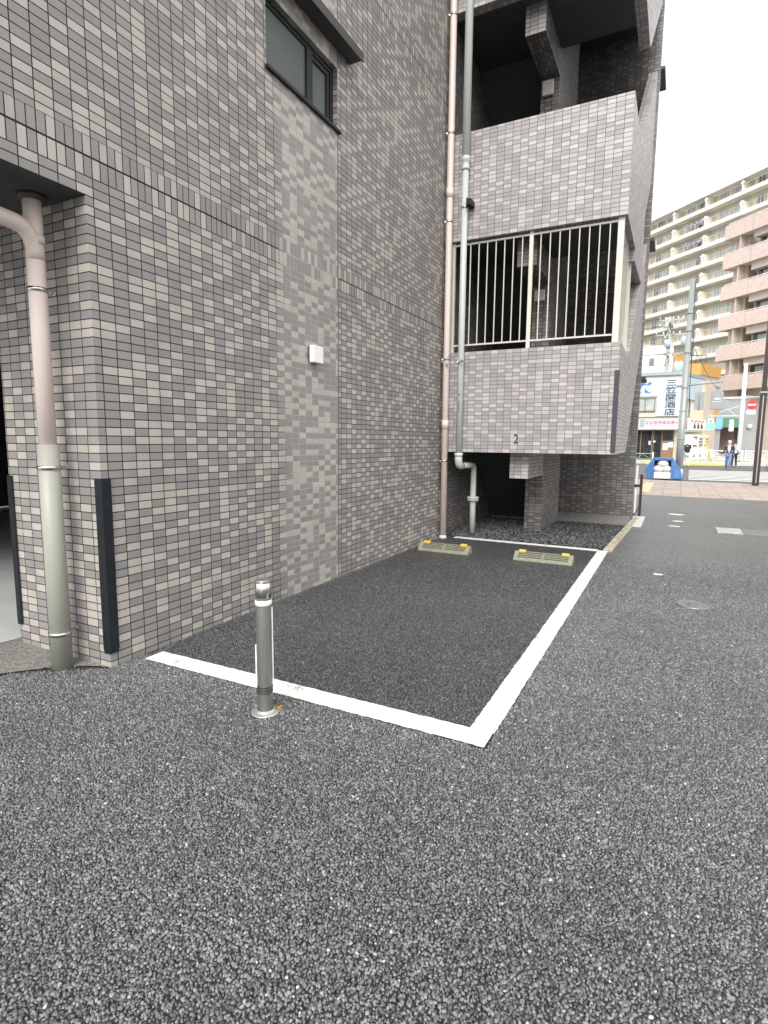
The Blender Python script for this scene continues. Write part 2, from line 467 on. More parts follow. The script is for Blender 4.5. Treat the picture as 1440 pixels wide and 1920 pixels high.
def text_mesh(name, body, origin, ux, uz, h, sx=1.0, depth=0.01, mat='black', parent=None, align='CENTER', bold=0.0):
    cu = bpy.data.curves.new(name + '_c', 'FONT')
    cu.body = body; cu.size = 1.0; cu.align_x = align; cu.align_y = 'CENTER'; cu.extrude = depth / h / 2; cu.offset = bold
    to = bpy.data.objects.new(name + '_t', cu); COL.objects.link(to)
    dg = bpy.context.evaluated_depsgraph_get()
    me = bpy.data.meshes.new_from_object(to.evaluated_get(dg))
    bpy.data.objects.remove(to)
    ux = Vector(ux).normalized(); uz = Vector(uz).normalized(); un = ux.cross(uz)
    M = Matrix((( ux.x*h*sx, uz.x*h, un.x*h, origin[0]), (ux.y*h*sx, uz.y*h, un.y*h, origin[1]), (ux.z*h*sx, uz.z*h, un.z*h, origin[2]), (0,0,0,1)))
    me.transform(M)
    me.materials.clear(); me.materials.append(MT[mat] if isinstance(mat, str) else mat)
    o = bpy.data.objects.new(name, me); COL.objects.link(o)
    if parent is not None:
        o.parent = parent; o.matrix_parent_inverse = Matrix.Translation(-Vector(parent.location))
    return o

def jagged_strip(x0, y0, x1, y1, w, z, thick=0.004, step=0.02, jit=0.003, mi=0):
    """painted line from (x0,y0) to (x1,y1), width w to its left, with uneven edges"""
    mb = MB()
    d = Vector((x1-x0, y1-y0)); L = d.length; d.normalize(); n = Vector((-d.y, d.x))
    k = max(2, int(L/step))
    a, b = [], []
    for i in range(k+1):
        t = L*i/k
        ja, jb = random.uniform(-jit, jit), random.uniform(-jit, jit)
        a.append((x0+d.x*t+n.x*ja, y0+d.y*t+n.y*ja)); b.append((x0+d.x*t+n.x*(w+jb), y0+d.y*t+n.y*(w+jb)))
    for i in range(k):
        mb.face([(*a[i], z), (*a[i+1], z), (*b[i+1], z), (*b[i], z)], None, mi)
        mb.face([(*a[i], z-thick), (*a[i+1], z-thick), (*a[i+1], z), (*a[i], z)], None, mi)
        mb.face([(*b[i], z), (*b[i+1], z), (*b[i+1], z-thick), (*b[i], z-thick)], None, mi)
    return mb

# ================================================================== SETTING: ground sheets
mb = MB(); mb.wallface([(-700,-700,-0.035),(1400,-700,-0.035),(1400,700,-0.035),(-700,700,-0.035)], 'z')
struct('ground', mb, 'ground')
mb = MB(); mb.wallface([(-9,-16,0),(13.55,-16,0),(14.21,-2.24,0),(14.21,0.8,0),(-9,0.8,0)], 'z')
struct('asphalt_lane', mb, 'asphalt')
mb = MB()
edge = [(5.42,-2.20)]
pts = [(0.30,-0.0)] + [(0.30, -0.0)]
q = [(0.26,0.0),(0.27,-1.1),(0.26,-2.2),(2.0,-2.21),(5.42,-2.2),(5.47,0.0)]
mb.wallface([(x,y,0.0035) for x,y in q], 'z'); struct('parking_bay', mb, 'asphalt_bay')
mb = MB()
q = [(-1.3,1.05),(-0.55,0.62),(-0.37,0.49),(-0.22,0.36),(-0.12,0.27),(-0.03,0.10),(0.0,0.0),(0.05,0.0),(0.05,1.25),(-1.3,1.7)]
mb.wallface([(x,y,0.005) for x,y in q], 'z'); struct('mortar_patch', mb, 'mortar')
mb = MB(); mb.wallface([(x,y,0.009) for x,y in [(-6,1.9),(-1.3,1.28),(-0.45,1.13),(-0.06,0.99),(0.6,0.93),(5,0.93),(5,8),(-6,8)]], 'z')
struct('garage_floor', mb, 'garage_floor')
# pavement, kerb, road beyond the lane
MT['paver'] = None
def paver_mat():
    N = NT('pavement_slabs'); pos = N.geo()
    s = N.n('ShaderNodeSeparateXYZ'); N.link(pos, s.inputs[0])
    P = 0.45
    a = N.math('DIVIDE', N.math('ADD', s.outputs[0], N.math('MULTIPLY', s.outputs[1], 0.04)), P); b = N.math('DIVIDE', s.outputs[1], P)
    fb = N.math('FLOOR', b)
    a = N.math('ADD', a, N.math('MULTIPLY', fb, 0.5))
    fa = N.math('FLOOR', a)
    d = N.math('MULTIPLY', N.math('MINIMUM', N.math('PINGPONG', a, 0.5), N.math('PINGPONG', b, 0.5)), P)
    w = N.n('ShaderNodeTexWhiteNoise', noise_dimensions='2D'); cb = N.n('ShaderNodeCombineXYZ')
    N.put(cb.inputs[0], fa); N.put(cb.inputs[1], fb); N.link(cb.outputs[0], w.inputs['Vector'])
    c = N.mix(w.outputs['Value'], (0.35,0.275,0.24), (0.44,0.36,0.315))
    c = N.mix(N.mr(N.noise(3,4,.6),.35,.7,0,.35), c, (0.40,0.36,0.33))
    c = N.mix(N.mr(d, .004,.012,.8,0), c, (0.17,0.14,0.125))
    N.link(c, N.b.inputs['Base Color']); N.b.inputs['Roughness'].default_value = .8
    N.link(N.bump(N.noise(150,2), .3, .004), N.b.inputs['Normal'])
    return N.m
MT['paver'] = paver_mat()
MT['tactile'] = pm('tactile_strip', (0.60,0.50,0.33), 0.8, var=.15, bump=.3)
MT['kerb'] = pm('kerb_stone', (0.52,0.50,0.45), 0.8, var=.15, bump=.2)
MT['white_paint'] = paint_mat('road_paint', (0.80,0.80,0.78), 0.30)
MT['yellow_paint'] = pm('yellow_road_paint', (0.80,0.60,0.18), 0.7, var=.15)
mb = MB(); mb.prism([(14.21,-2.24),(13.55,-16),(13.2,-24),(20.2,-24),(20.2,-6.4),(20.35,-3.5),(20.9,-1.5),(21,14),(14.21,14)], -0.03, 0.010)
struct('pavement', mb, 'paver')
mb = MB(); mb.box(15.1,19.3,-2.36,-2.07,0.008,0.016); struct('tactile_path', mb, 'tactile')
mb = MB(); mb.prism([(20.2,-24),(20.36,-24),(20.36,-6.4),(20.5,-3.5),(21.05,-1.5),(21.15,14),(21,14),(20.9,-1.5),(20.35,-3.5),(20.2,-6.4)], -0.03, 0.018)
struct('kerb', mb, 'kerb')
mb = MB(); mb.wallface([(20.3,-60,-0.02),(39.6,-60,-0.02),(39.6,60,-0.02),(20.3,60,-0.02)],'z'); struct('road', mb, 'asphalt_road')
mb = MB(); 
for i in range(9):
    x = 22.4 + i*1.02
    mb.wallface([(x,-3.45-0.02*i,-0.015),(x+0.5,-3.45-0.02*i,-0.015),(x+0.5,-12,-0.015),(x,-12,-0.015)][::-1],'z')
struct('crosswalk_marking', mb, 'white_paint')
mb = MB(); mb.box(39.6,43.9,-60,60,-0.03,0.12); mb.box(43.9,61,-60,60,-0.03,0.115); struct('far_pavement', mb, 'kerb')
mb = MB(); mb.box(39.42,39.62,-5.9,-1.2,-0.03,0.128); mb.box(38.55,38.75,-5.6,-2.2,-0.02,-0.012); struct('yellow_kerb_marking', mb, 'yellow_paint')

# painted lines of the bay
ln = thing('bay_marking', 'white painted lines framing the single parking bay beside the tiled wall', 'road marking', (2.8,-1.2,0))
jagged_strip(0.325,-0.07,0.325,-2.262,-0.135,0.0085).build('front_line', 'line', ln)
jagged_strip(0.325,-2.268,5.40,-2.262,0.118,0.0085).build('side_line', 'line', ln)
jagged_strip(5.455,-2.14,5.49,-0.20,0.11,0.0085,jit=0.004).build('rear_line', 'line', ln)
# concrete edging beyond the bay
mb = MB()
for i in range(6):
    x0 = 5.42 + i*0.6; x1 = x0 + 0.596
    y = lambda x: -2.205 - (x-5.42)*0.035
    mb.prism([(x0,y(x0)-0.10),(x1,y(x1)-0.10),(x1,y(x1)),(x0,y(x0))], -0.02, 0.028)
tag(mb.build('concrete_edging', 'curb', bevel=0.004), 'stained concrete edging strip running from the white line to the pier', 'edging')
MT['pad'] = pm('pad_concrete',(0.62,0.60,0.57),.8,var=.12,scale=20,bump=.2)
mb = MB(); mb.prism([(7.87,-2.35),(7.87,-2.52),(9.26,-2.52),(9.26,-2.33),(9.13,-2.315)], 0.0, 0.018)
tag(mb.build('concrete_pad', 'pad', bevel=0.003), 'pale flat concrete pad at the foot of the brown post', 'pad')
# loose grit caught along the foot of the wall
def grit():
    mb = MB()
    for _ in range(1500):
        t = random.random(); x = 5.3*t; y = -abs(random.gauss(0,.022))-.002
        if random.random()<.15: x, y = random.uniform(-.5,.1), random.uniform(.1,.5)
        r = random.uniform(.0015,.0045)
        mb.blob((x,y,.003+r*.5),r,1,.3)
    return mb
MT['grit'] = pm('grit',(0.17,0.165,0.155),.9,var=.7,scale=90)
tag(grit().build('grit','grit'), kind='stuff')

# real chips standing out of the open-graded asphalt near the viewer's end of the lane
def asphalt_chips():
    import numpy as np
    rng = np.random.default_rng(11)
    s = 0.0092
    gx, gy = np.meshgrid(np.arange(-1.6, 5.35, s), np.arange(-6.6, 0.45, s))
    x = (gx + rng.uniform(-.48, .48, gx.shape) * s).ravel(); y = (gy + rng.uniform(-.48, .48, gy.shape) * s).ravel()
    along = (x + 2.146) * .889 + (y + 2.943) * .457; side = -(x + 2.146) * .457 + (y + 2.943) * .889
    keep = (along > .95) & (np.abs(side) < along * .73 + .12) & (rng.uniform(0, 1, x.shape) < np.clip((6.6 - along) / 2.2, 0, 1))
    keep &= ~((y > -.004) & (x > -.004))                                     # the building stands here
    keep &= ~((x < 0) & (y > (-x) * 1.32 + rng.uniform(-.03, .03, x.shape)))  # rough mortar patch
    e = rng.uniform(-.0015, .0015, x.shape)
    keep &= ~((x > .189 + e) & (x < .326 + e) & (y < -.07) & (y > -2.268))    # painted lines
    keep &= ~((x > .189) & (y > -2.269 + e) & (y < -2.149 + e))
    keep &= ~(((x) ** 2 + (y + 1.172) ** 2) < .076 ** 2)
    keep &= ~(((x - 4.33) / .03) ** 2 + ((y + 2.86) / .06) ** 2 < 1)
    keep &= ~(((x - 3.22) ** 2 + (y + 3.16) ** 2) < .13 ** 2)
    x, y = x[keep], y[keep]; n = len(x)
    bay = (x > .26 + rng.uniform(-.02, .02, n)) & (y > -2.2)
    K = 5
    r = rng.uniform(.0034, .0062, n) * np.where(rng.uniform(0, 1, n) > .7, 1.38, 1.0); h = rng.uniform(.0016, .0062, n)
    z0 = np.where(bay, .0028, -.0006)
    a0 = rng.uniform(0, 6.283, n); st = rng.uniform(.48, 1.0, n); ax = rng.uniform(0, 6.283, n)
    tx, ty = rng.normal(0, .45, n), rng.normal(0, .45, n)
    V = np.zeros((n, 2 * K, 3))
    for k in range(K):
        a = a0 + (k + rng.uniform(-.44, .44, n)) * 6.283 / K
        for lay in (0, 1):
            rr = r * (1.12 if lay == 0 else rng.uniform(.45, .95, n))
            px, py = np.cos(a) * rr, np.sin(a) * rr
            u = px * np.cos(ax) + py * np.sin(ax); v = (-px * np.sin(ax) + py * np.cos(ax)) * st
            px, py = u * np.cos(ax) - v * np.sin(ax), u * np.sin(ax) + v * np.cos(ax)
            V[:, k + lay * K, 0] = x + px; V[:, k + lay * K, 1] = y + py
            V[:, k + lay * K, 2] = z0 + (0 if lay == 0 else h + px * tx + py * ty)
    base = (np.arange(n) * 2 * K)[:, None, None]
    quads = np.array([[k, (k + 1) % K, K + (k + 1) % K, K + k] for k in range(K)])[None]
    q = (base + quads).reshape(-1, 4)
    t = (np.arange(n) * 2 * K)[:, None] + np.array([K, K + 1, K + 2, K + 3, K + 4])[None]
    me = bpy.data.meshes.new('asphalt_chips')
    me.vertices.add(n * 2 * K); me.vertices.foreach_set('co', V.reshape(-1))
    loops = np.concatenate([q.reshape(-1), t.reshape(-1)])
    starts = np.concatenate([np.arange(len(q)) * 4, len(q) * 4 + np.arange(n) * K])
    me.loops.add(len(loops)); me.loops.foreach_set('vertex_index', loops.astype(np.int32))
    me.polygons.add(len(starts)); me.polygons.foreach_set('loop_start', starts.astype(np.int32))
    me.update(calc_edges=True)
    at = me.attributes.new('chip', 'FLOAT', 'POINT')
    val = .068 + .19 * rng.uniform(0, 1, n) ** 1.4; val = np.where(rng.uniform(0, 1, n) > .985, rng.uniform(.30, .5, n), val); val = np.where(bay, val * .52, val)
    at.data.foreach_set('value', np.repeat(val, 2 * K).astype(np.float32))
    o = bpy.data.objects.new('asphalt_chips', me); COL.objects.link(o)
    N = NT('asphalt_chip')
    A = N.n('ShaderNodeAttribute'); A.attribute_name = 'chip'
    f = N.math('MULTIPLY', A.outputs['Fac'], N.mr(N.noise(1.1, 4, .6), .3, .7, .86, 1.14))
    f = N.math('MULTIPLY', f, N.mr(N.noise(420, 3, .8), .3, .7, .8, 1.2)); f = N.math('MULTIPLY', f, N.mr(N.noise(17, 4, .8), .34, .66, .84, 1.16))
    cc = N.n('ShaderNodeCombineColor')
    for i, k in enumerate((.965, 1.0, 1.03)): N.put(cc.inputs[i], N.math('MULTIPLY', f, k))
    N.link(cc.outputs[0], N.b.inputs['Base Color']); N.b.inputs['Roughness'].default_value = .46
    N.link(N.bump(N.noise(900, 2, .7), .25, .001), N.b.inputs['Normal'])
    me.materials.append(N.m)
    print('chips', n)
    tag(o, kind='stuff')
asphalt_chips()

# gravel under the stair tower
def gravel():
    mb = MB()
    n = 0
    while n < 6500:
        x = random.uniform(5.5, 9.05) if random.random() < 0.45 else random.uniform(5.5, 7.4)
        y = random.uniform(-2.28, -0.02)
        if y < -2.205-(x-5.42)*0.035+0.02: continue
        if 6.55 < x < 8.02 and -1.19 < y < -0.90: continue
        if x > 7.9 and y > -2.3: continue
        r = random.uniform(0.008, 0.022)
        c = (x, y, 0.006 + random.uniform(0, 0.014))
        o = [Vector((random.uniform(-1,1),random.uniform(-1,1),random.uniform(-1,1))).normalized()*r*random.uniform(.7,1.25) for _ in range(7)]
        bm = bmesh.new()
        for p in o: bm.verts.new(p)
        try: bmesh.ops.convex_hull(bm, input=bm.verts)
        except Exception: bm.free(); continue
        bm.verts.index_update(); base = len(mb.v); idx = {}
        for v in bm.verts:
            idx[v] = len(mb.v); mb.v.append((c[0]+v.co.x, c[1]+v.co.y, c[2]+v.co.z*0.7))
        for f in bm.faces:
            mb.f.append(tuple(idx[v] for v in f.verts)); mb.uv.append([(0,0)]*len(f.verts)); mb.mi.append(0); mb.sm.append(False)
        bm.free(); n += 1
    return mb
def gravel_mat():
    N = NT('dark_gravel')
    g = N.n('ShaderNodeNewGeometry')
    N.link(N.mix(g.outputs['Random Per Island'], (0.035,0.038,0.042), (0.16,0.165,0.17)), N.b.inputs['Base Color'])
    N.b.inputs['Roughness'].default_value = .7
    return N.m
MT['gravel'] = gravel_mat()
tag(gravel().build('gravel', 'gravel'), kind='stuff')
MT['gravel_bed'] = pm('gravel_bed', (0.035,0.035,0.037), 0.9, var=.4, scale=80, bump=1, bscale=90)
mb = MB(); mb.wallface([(x,y,0.002) for x,y in [(5.44,-2.2),(9.13,-2.33),(9.13,0),(5.44,0)]],'z'); struct('gravel_bed_ground', mb, 'gravel_bed')

# ================================================================== THE TILED BUILDING
B = thing('apartment_building', 'grey and beige tiled apartment building with an open stair tower at its end', 'building', (0,0,0))
SOF = 2.688
W0, W1, WZ0, WZ1 = 1.574, 2.588, 4.182, 4.705
mb = MB()
def wy(x0,x1,z0,z1): mb.wallface([(x0,0,z0),(x1,0,z0),(x1,0,z1),(x0,0,z1)],'y',0.05)
wy(0,5.34,-0.05,SOF)
wy(-1.4,5.34,SOF,WZ0); wy(-1.4,W0,WZ0,WZ1); wy(W1,5.34,WZ0,WZ1); wy(-1.4,5.34,WZ1,14)
# pier
mb.wallface([(0,0,-0.05),(0,0,SOF),(0,0.905,SOF),(0,0.905,-0.05)],'x',0.0035)
mb.wallface([(0,0.905,-0.05),(0,0.905,SOF),(0.6,0.905,SOF),(0.6,0.905,-0.05)],'y',0.0035)
mb.wallface([(0.6,0.905,-0.05),(0.6,0.905,SOF),(0.6,0.25,SOF),(0.6,0.25,-0.05)],'x',0.0035)
mb.wallface([(0.6,0.25,-0.05),(0.6,0.25,SOF),(5.0,0.25,SOF),(5.0,0.25,-0.05)],'y',0.0035)
# window reveals (0.09 deep)
D = 0.09
mb.wallface([(W0,0,WZ0),(W0,D,WZ0),(W0,D,WZ1),(W0,0,WZ1)],'x',0.0035)
mb.wallface([(W1,0,WZ0),(W1,0,WZ1),(W1,D,WZ1),(W1,D,WZ0)],'x',0.0035)
mb.wallface([(W0,0,WZ1),(W0,D,WZ1),(W1,D,WZ1),(W1,0,WZ1)],'z')
mb.wallface([(W0,0,WZ0),(W1,0,WZ0),(W1,D,WZ0),(W0,D,WZ0)],'z')
# other sides and roof
mb.wallface([(-1.4,0,SOF),(-1.4,9,SOF),(-1.4,9,14),(-1.4,0,14)],'x',0.0035); mb.wallface([(-1.4,9,SOF),(9.35,9,SOF),(9.35,9,14),(-1.4,9,14)],'y',.05); mb.wallface([(-1.4,0,14),(9.35,0,14),(9.35,9,14),(-1.4,9,14)],'z')
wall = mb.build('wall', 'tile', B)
# soffit of the overhang, garage inside
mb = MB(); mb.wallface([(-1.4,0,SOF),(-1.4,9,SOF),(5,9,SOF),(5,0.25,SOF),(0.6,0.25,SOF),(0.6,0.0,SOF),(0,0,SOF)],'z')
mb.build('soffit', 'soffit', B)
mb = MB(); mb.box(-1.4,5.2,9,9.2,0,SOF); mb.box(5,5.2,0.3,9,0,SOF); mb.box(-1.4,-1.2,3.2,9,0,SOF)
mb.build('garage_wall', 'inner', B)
# movement joint sealant
MT['sealant'] = pm('sealant', (0.135,0.12,0.11), 0.7, var=.1)
mb = MB(); mb.box(2.589,2.601,-0.0025,0.01,0,WZ0-0.03,skip='Y'); mb.box(2.589,2.601,-0.0025,0.01,WZ1,14,skip='Y')
mb.build('movement_joint', 'sealant', B)
mb = MB(); mb.box(9.117,9.14,-1.70,-1.675,0.03,2.5); mb.build('movement_joint', 'sealant', B)

# window in the main wall
wf = MB()
yf0, yf1 = 0.045, 0.088
def fr(m,x0,x1,z0,z1,a=yf0,b=yf1): m.box(x0,x1,a,b,z0,z1)
fr(wf,W0,W1,WZ1-0.045,WZ1-0.001); fr(wf,W0,W1,WZ0+0.001,WZ0+0.04); fr(wf,W0+.001,W0+0.035,WZ0+.04,WZ1-.045); fr(wf,W1-0.045,W1-.001,WZ0+.04,WZ1-.045)
win = wf.build('window', 'black_metal', B, bevel=0.002)
s = MB(); fr(s,2.17,2.255,WZ0+.04,WZ1-.045,0.04,0.075); fr(s,2.50,2.543,WZ0+.04,WZ1-.045,0.055,0.085)
fr(s,2.255,2.50,WZ1-.085,WZ1-.045,0.055,0.085); fr(s,2.255,2.50,WZ0+.04,WZ0+.075,0.055,0.085)
s.build('sash', 'black_metal', win, bevel=0.0015)
g = MB(); g.box(W0+.03,2.175,0.058,0.064,WZ0+.03,WZ1-.04); g.box(2.25,2.505,0.07,0.076,WZ0+.07,WZ1-.08); g.build('pane', 'glass_frost', win)
mb = MB(); mb.box(W0-0.012,W1+0.03,-0.03,0.05,WZ0-0.022,WZ0+0.004); mb.build('sill', 'black_metal', win, bevel=0.003)
mb = MB(); mb.yprism([(0.9,4.855),(2.81,4.855),(2.81,4.915),(0.9,4.915)],-0.15,0.0); mb.box(0.9,2.81,-0.15,-0.138,4.835,4.855,skip='Z'); mb.build('window_hood', 'hood', win, bevel=0.002)

# ---- stair tower
XT, YT, YI = 5.34, -2.27, -2.13
TU = 2.2735; TV = 0.013
ZB = [1.225, 4.02, 6.80, 9.58, 12.36]; ZT = [2.575, 5.35, 8.14, 10.92, 13.7]
for n in range(5):
    zb, zt = ZB[n], ZT[n]
    vo = 0.038 - zb + 0.05*200
    mb = MB()
    mb.box(XT,XT+0.14,YT,0.0,zb,zt, ux=TU, uy=0.0, vo=vo, skip='Y')
    if n == 1:
        poly = [(XT+.14,zb),(6.65,zb),(6.66,zb-.16),(8.2,zb-.10),(8.2,zb+0.95),(9.13,zb+1.79),(9.13,zt+2.23),(6.65,zt),(XT+.14,zt)]
    else:
        poly = [(XT+.14,zb),(7.0,zb),(7.12,zb+.015),(7.22,zb+.06),(7.3,zb+.13),(9.13,zb+1.78),(9.13,zt+2.23),(6.65,zt),(XT+.14,zt)]
    mb.yprism(poly, YT, YI, uy=-XT+0.0035-0.1, vo=vo, edge=0.004)
    mb.build('stair_parapet', 'tile_lit', B)
    mb = MB()
    mb.box(XT+.14,6.6,YI,0,zb+0.004,zb+0.19)
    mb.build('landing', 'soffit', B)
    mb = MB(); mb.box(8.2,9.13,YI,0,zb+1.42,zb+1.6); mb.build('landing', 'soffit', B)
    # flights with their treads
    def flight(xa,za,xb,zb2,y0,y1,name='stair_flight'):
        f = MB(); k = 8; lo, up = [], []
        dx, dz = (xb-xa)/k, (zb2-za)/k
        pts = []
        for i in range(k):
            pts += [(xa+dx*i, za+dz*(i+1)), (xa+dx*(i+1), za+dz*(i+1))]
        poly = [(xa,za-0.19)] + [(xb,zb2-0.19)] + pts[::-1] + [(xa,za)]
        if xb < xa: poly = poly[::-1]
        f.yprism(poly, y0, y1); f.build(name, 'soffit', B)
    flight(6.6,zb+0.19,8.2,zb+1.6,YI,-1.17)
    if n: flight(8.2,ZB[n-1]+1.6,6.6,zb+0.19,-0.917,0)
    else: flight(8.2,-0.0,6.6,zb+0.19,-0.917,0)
    mb = MB(); mb.box(5.6,6.57,-1.17,-0.917,zb-0.355,zb+0.003,ux=1.17+.0035-.05*0,vo=0.038-(zb-.355)+10,skip='X'); mb.build('landing_beam', 'tile_shaded' if n else 'tile_lit', B)
mb = MB(); mb.box(6.57,8.0,-1.17,-0.917,-0.02,14,ux=1.1735,uy=-6.5665); mb.build('centre_wall', 'tile_shaded', B)
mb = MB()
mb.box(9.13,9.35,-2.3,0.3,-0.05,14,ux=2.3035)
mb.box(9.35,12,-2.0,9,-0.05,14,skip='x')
mb.build('tower_wall', 'tile_shaded', B)
mb = MB(); mb.wallface([(5.34,0,-0.05),(9.13,0,-0.05),(9.13,0,14),(5.34,0,14)],'y',0.05); mb.build('stairwell_wall', 'tile_shaded', B)
mb = MB(); mb.prism([(7.93,-2.29),(9.13,-2.3),(9.13,-0.0),(7.93,0.0)],0.0,0.024); mb.build('plinth', 'mortar', B)
for zz in (7.72,4.93,2.52):
    mb = MB(); mb.yprism([(9.37,zz),(10.05,zz),(10.05,zz+0.05),(9.37,zz+0.05)],-2.365,-2.0); mb.build('side_hood', 'hood', B)
# railing over the lowest parapet
rl = MB(); Z0r, Z1r = 2.675, 3.985
XR, YR = 5.41, -2.20
rl.box(XR-.012,XR+.012,YR,-0.12,Z1r-.012,Z1r+.012); rl.box(XR+.012,6.75,YR,YR+.024,Z1r-.012,Z1r+.012)
rail = rl.build('railing', 'rail', B, weld=True)
m = MB(); m.box(XR-.012,XR+.012,YR,-0.12,Z0r-.010,Z0r+.010); m.build('bottom_rail','rail',rail)
m = MB(); m.box(XR+.012,6.75,YR,YR+.024,Z0r-.010,Z0r+.010); m.build('bottom_rail','rail',rail)
posts = [(XR,-1.145,.022,.024,4.03),(XR,YR,.024,.036,4.05),(XR,-0.10,.02,.024,4.03),(6.77,YR,.022,.024,4.03)]
for (x,y,hx,hy,zt) in posts:
    m = MB(); m.box(x-hx,x+hx,y-hy,y+hy,2.574,zt); m.box(x-.045,x+.045,y-.045,y+.045,2.574,2.581); m.build('post', 'rail', rail, bevel=0.003)
def baluster(x,y):
    w = .006 if x < XR+.01 else .0035
    m = MB(); m.box(x-w,x+w,y-w,y+w,Z0r,Z1r); return m.build('baluster', 'rail', rail)
for i in range(8): baluster(XR, -1.145 + (i+1)*0.1155)
for i in range(8): baluster(XR, -1.145 - (i+1)*0.1165)
for i in range(9): baluster(XR + 0.136*(i+1), YR)

# ------------------------------------------------------------------ corner guards
def guard(name, cx, cy, sx, sy, z0, z1, w, label, mat='black', wx=None):
    """V-shaped rubber profile wrapped round a vertical corner; sx, sy point away from the building"""
    wx = wx or w
    t = 0.012; e = 0.004
    pr = [(cx - sx*wx, cy + sy*e), (cx - sx*(wx-0.006), cy + sy*t), (cx + sx*(t-0.006), cy + sy*t), (cx + sx*t, cy + sy*(t-0.006)), (cx + sx*t, cy - sy*(w-0.006)), (cx + sx*e, cy - sy*w), (cx + sx*0.0015, cy + sy*0.0015)]
    mb = MB(); mb.prism(pr, z0+0.02, z1)
    o = mb.build(name, mat)
    c = MB(); c.prism([(cx+(p[0]-cx)*1.04, cy+(p[1]-cy)*1.04) for p in pr], z1, z1+0.006)
    c.build('end_cap', mat, o)
    c = MB(); q0 = pr; 
    c.prism([(cx+(p[0]-cx)*0.93+sx*0.0002, cy+(p[1]-cy)*0.93) for p in pr], z0, z0+0.02); c.build('end_cap', mat, o)
    return tag(o, label, 'corner guard')
guard('corner_guard', 0, 0, -1, -1, 0.09, 1.137, 0.050, 'black rubber corner guard on the pier corner nearest the white bay line', wx=0.062)
guard('corner_guard', 0, 0.905, -1, 1, 0.135, 1.125, 0.045, 'black rubber corner guard at the garage side of the pier, left of the grey-green pipe')
guard('corner_guard', XT, YT, -1, -1, 1.245, 2.235, 0.045, 'charcoal corner guard on the hanging corner of the stair tower parapet', 'dark_guard', wx=0.03)

# ------------------------------------------------------------------ wall lamps
def lamp(loc, w, p, h, label, mat, ax='y'):
    t = thing('wall_lamp', label, 'wall lamp', loc)
    x, y, z = loc
    a, b = MB(), MB()
    if ax == 'y':
        a.box(x,x+w,y-p,y-0.016,z,z+h); b.box(x+.012,x+w-.012,y-.016,y-0.0005,z+.01,z+h-.01)
    else:
        a.box(x-p,x-0.016,y,y+w,z,z+h); b.box(x-.016,x-0.0005,y+.012,y+w-.012,z+.01,z+h-.01)
    a.build('lamp_cover', mat, t, bevel=0.008); b.build('back_plate', 'black', t)
lamp((2.088,0.0,2.055),0.155,0.065,0.15,'small white box lamp fixed to the long tiled wall beside the movement joint','white_plastic')
lamp((6.57,-1.10,3.42),0.15,0.07,0.16,'small white lamp on the stair column behind the railing','lamp_dim','x')
lamp((6.57,-1.10,6.20),0.15,0.07,0.19,'small pale lamp on the stair column above the solid parapet','lamp_dim','x')

# ------------------------------------------------------------------ pipes
def bracket(parent, c, r, toward, L, z, mat='steel'):
    """round clip with an arm and screw reaching toward the wall"""
    m = MB()
    m.lathe((c[0],c[1],z-0.011), [(r+.001,0),(r+.0055,0),(r+.0055,0.022),(r+.001,0.022)], 24)
    d = Vector((toward[0],toward[1],0)).normalized()
    a = Vector((c[0],c[1],z)) + d*(r+.003); b = a + d*L
    m.tube([a,b], 0.005, 8); m.lathe(tuple(b - d*0.012), [(0,0),(0.011,0),(0.011,0.006),(0,0.006)], 10, axis=tuple(d))
    side = Vector((-d.y,d.x,0))
    m.obox(((c[0]+d.x*(r+.012)),(c[1]+d.y*(r+.012))),(d.x,d.y),(side.x,side.y),0.014,0.008,z-0.009,z+0.009)
    return m.build('bracket', mat, parent)
P = thing('downpipe', 'fat downpipe by the garage corner, pink-beige above and grey-green below', 'drainpipe', (-0.125,0.275,0))
cx, cy = -0.125, 0.275
m = MB(); m.tube([(cx,cy,1.30),(cx,cy,2.0),(cx,cy,2.50),(cx,cy,SOF)], 0.0475, 28); pb = m.build('upper_pipe', 'pink_pipe', P)
m = MB(); m.lathe((cx,cy,2.43),[(0.0478,0),(0.053,0.0),(0.053,0.05),(0.0478,0.05)],28); m.build('coupling','pink_pipe',pb)
m = MB(); m.lathe((cx,cy,SOF-0.03),[(0.0478,0),(0.07,0.004),(0.074,0.028),(0.0478,0.028)],28); m.build('collar','hood',pb)
m = MB()
m.tube([(-1.38,0.262,2.545),(-0.30,0.262,2.520),(-0.235,0.262,2.516),(-0.195,0.262,2.505),(-0.163,0.263,2.480),(-0.141,0.266,2.445),(-0.130,0.270,2.40),(-0.125,0.274,2.35)],[.044]*7+[.0475,.0485],26); m.build('branch_pipe','pink_pipe',P)
m = MB(); m.tube([(cx,cy,0.0),(cx,cy,0.7),(cx,cy,1.335)], 0.0585, 30); lowp = m.build('lower_sleeve', 'olive_pipe', P)
for zz, r in ((2.19,0.0475),(1.205,0.0585),(0.215,0.0585)): bracket(P,(cx,cy),r,(1,0.0),0.055,zz)

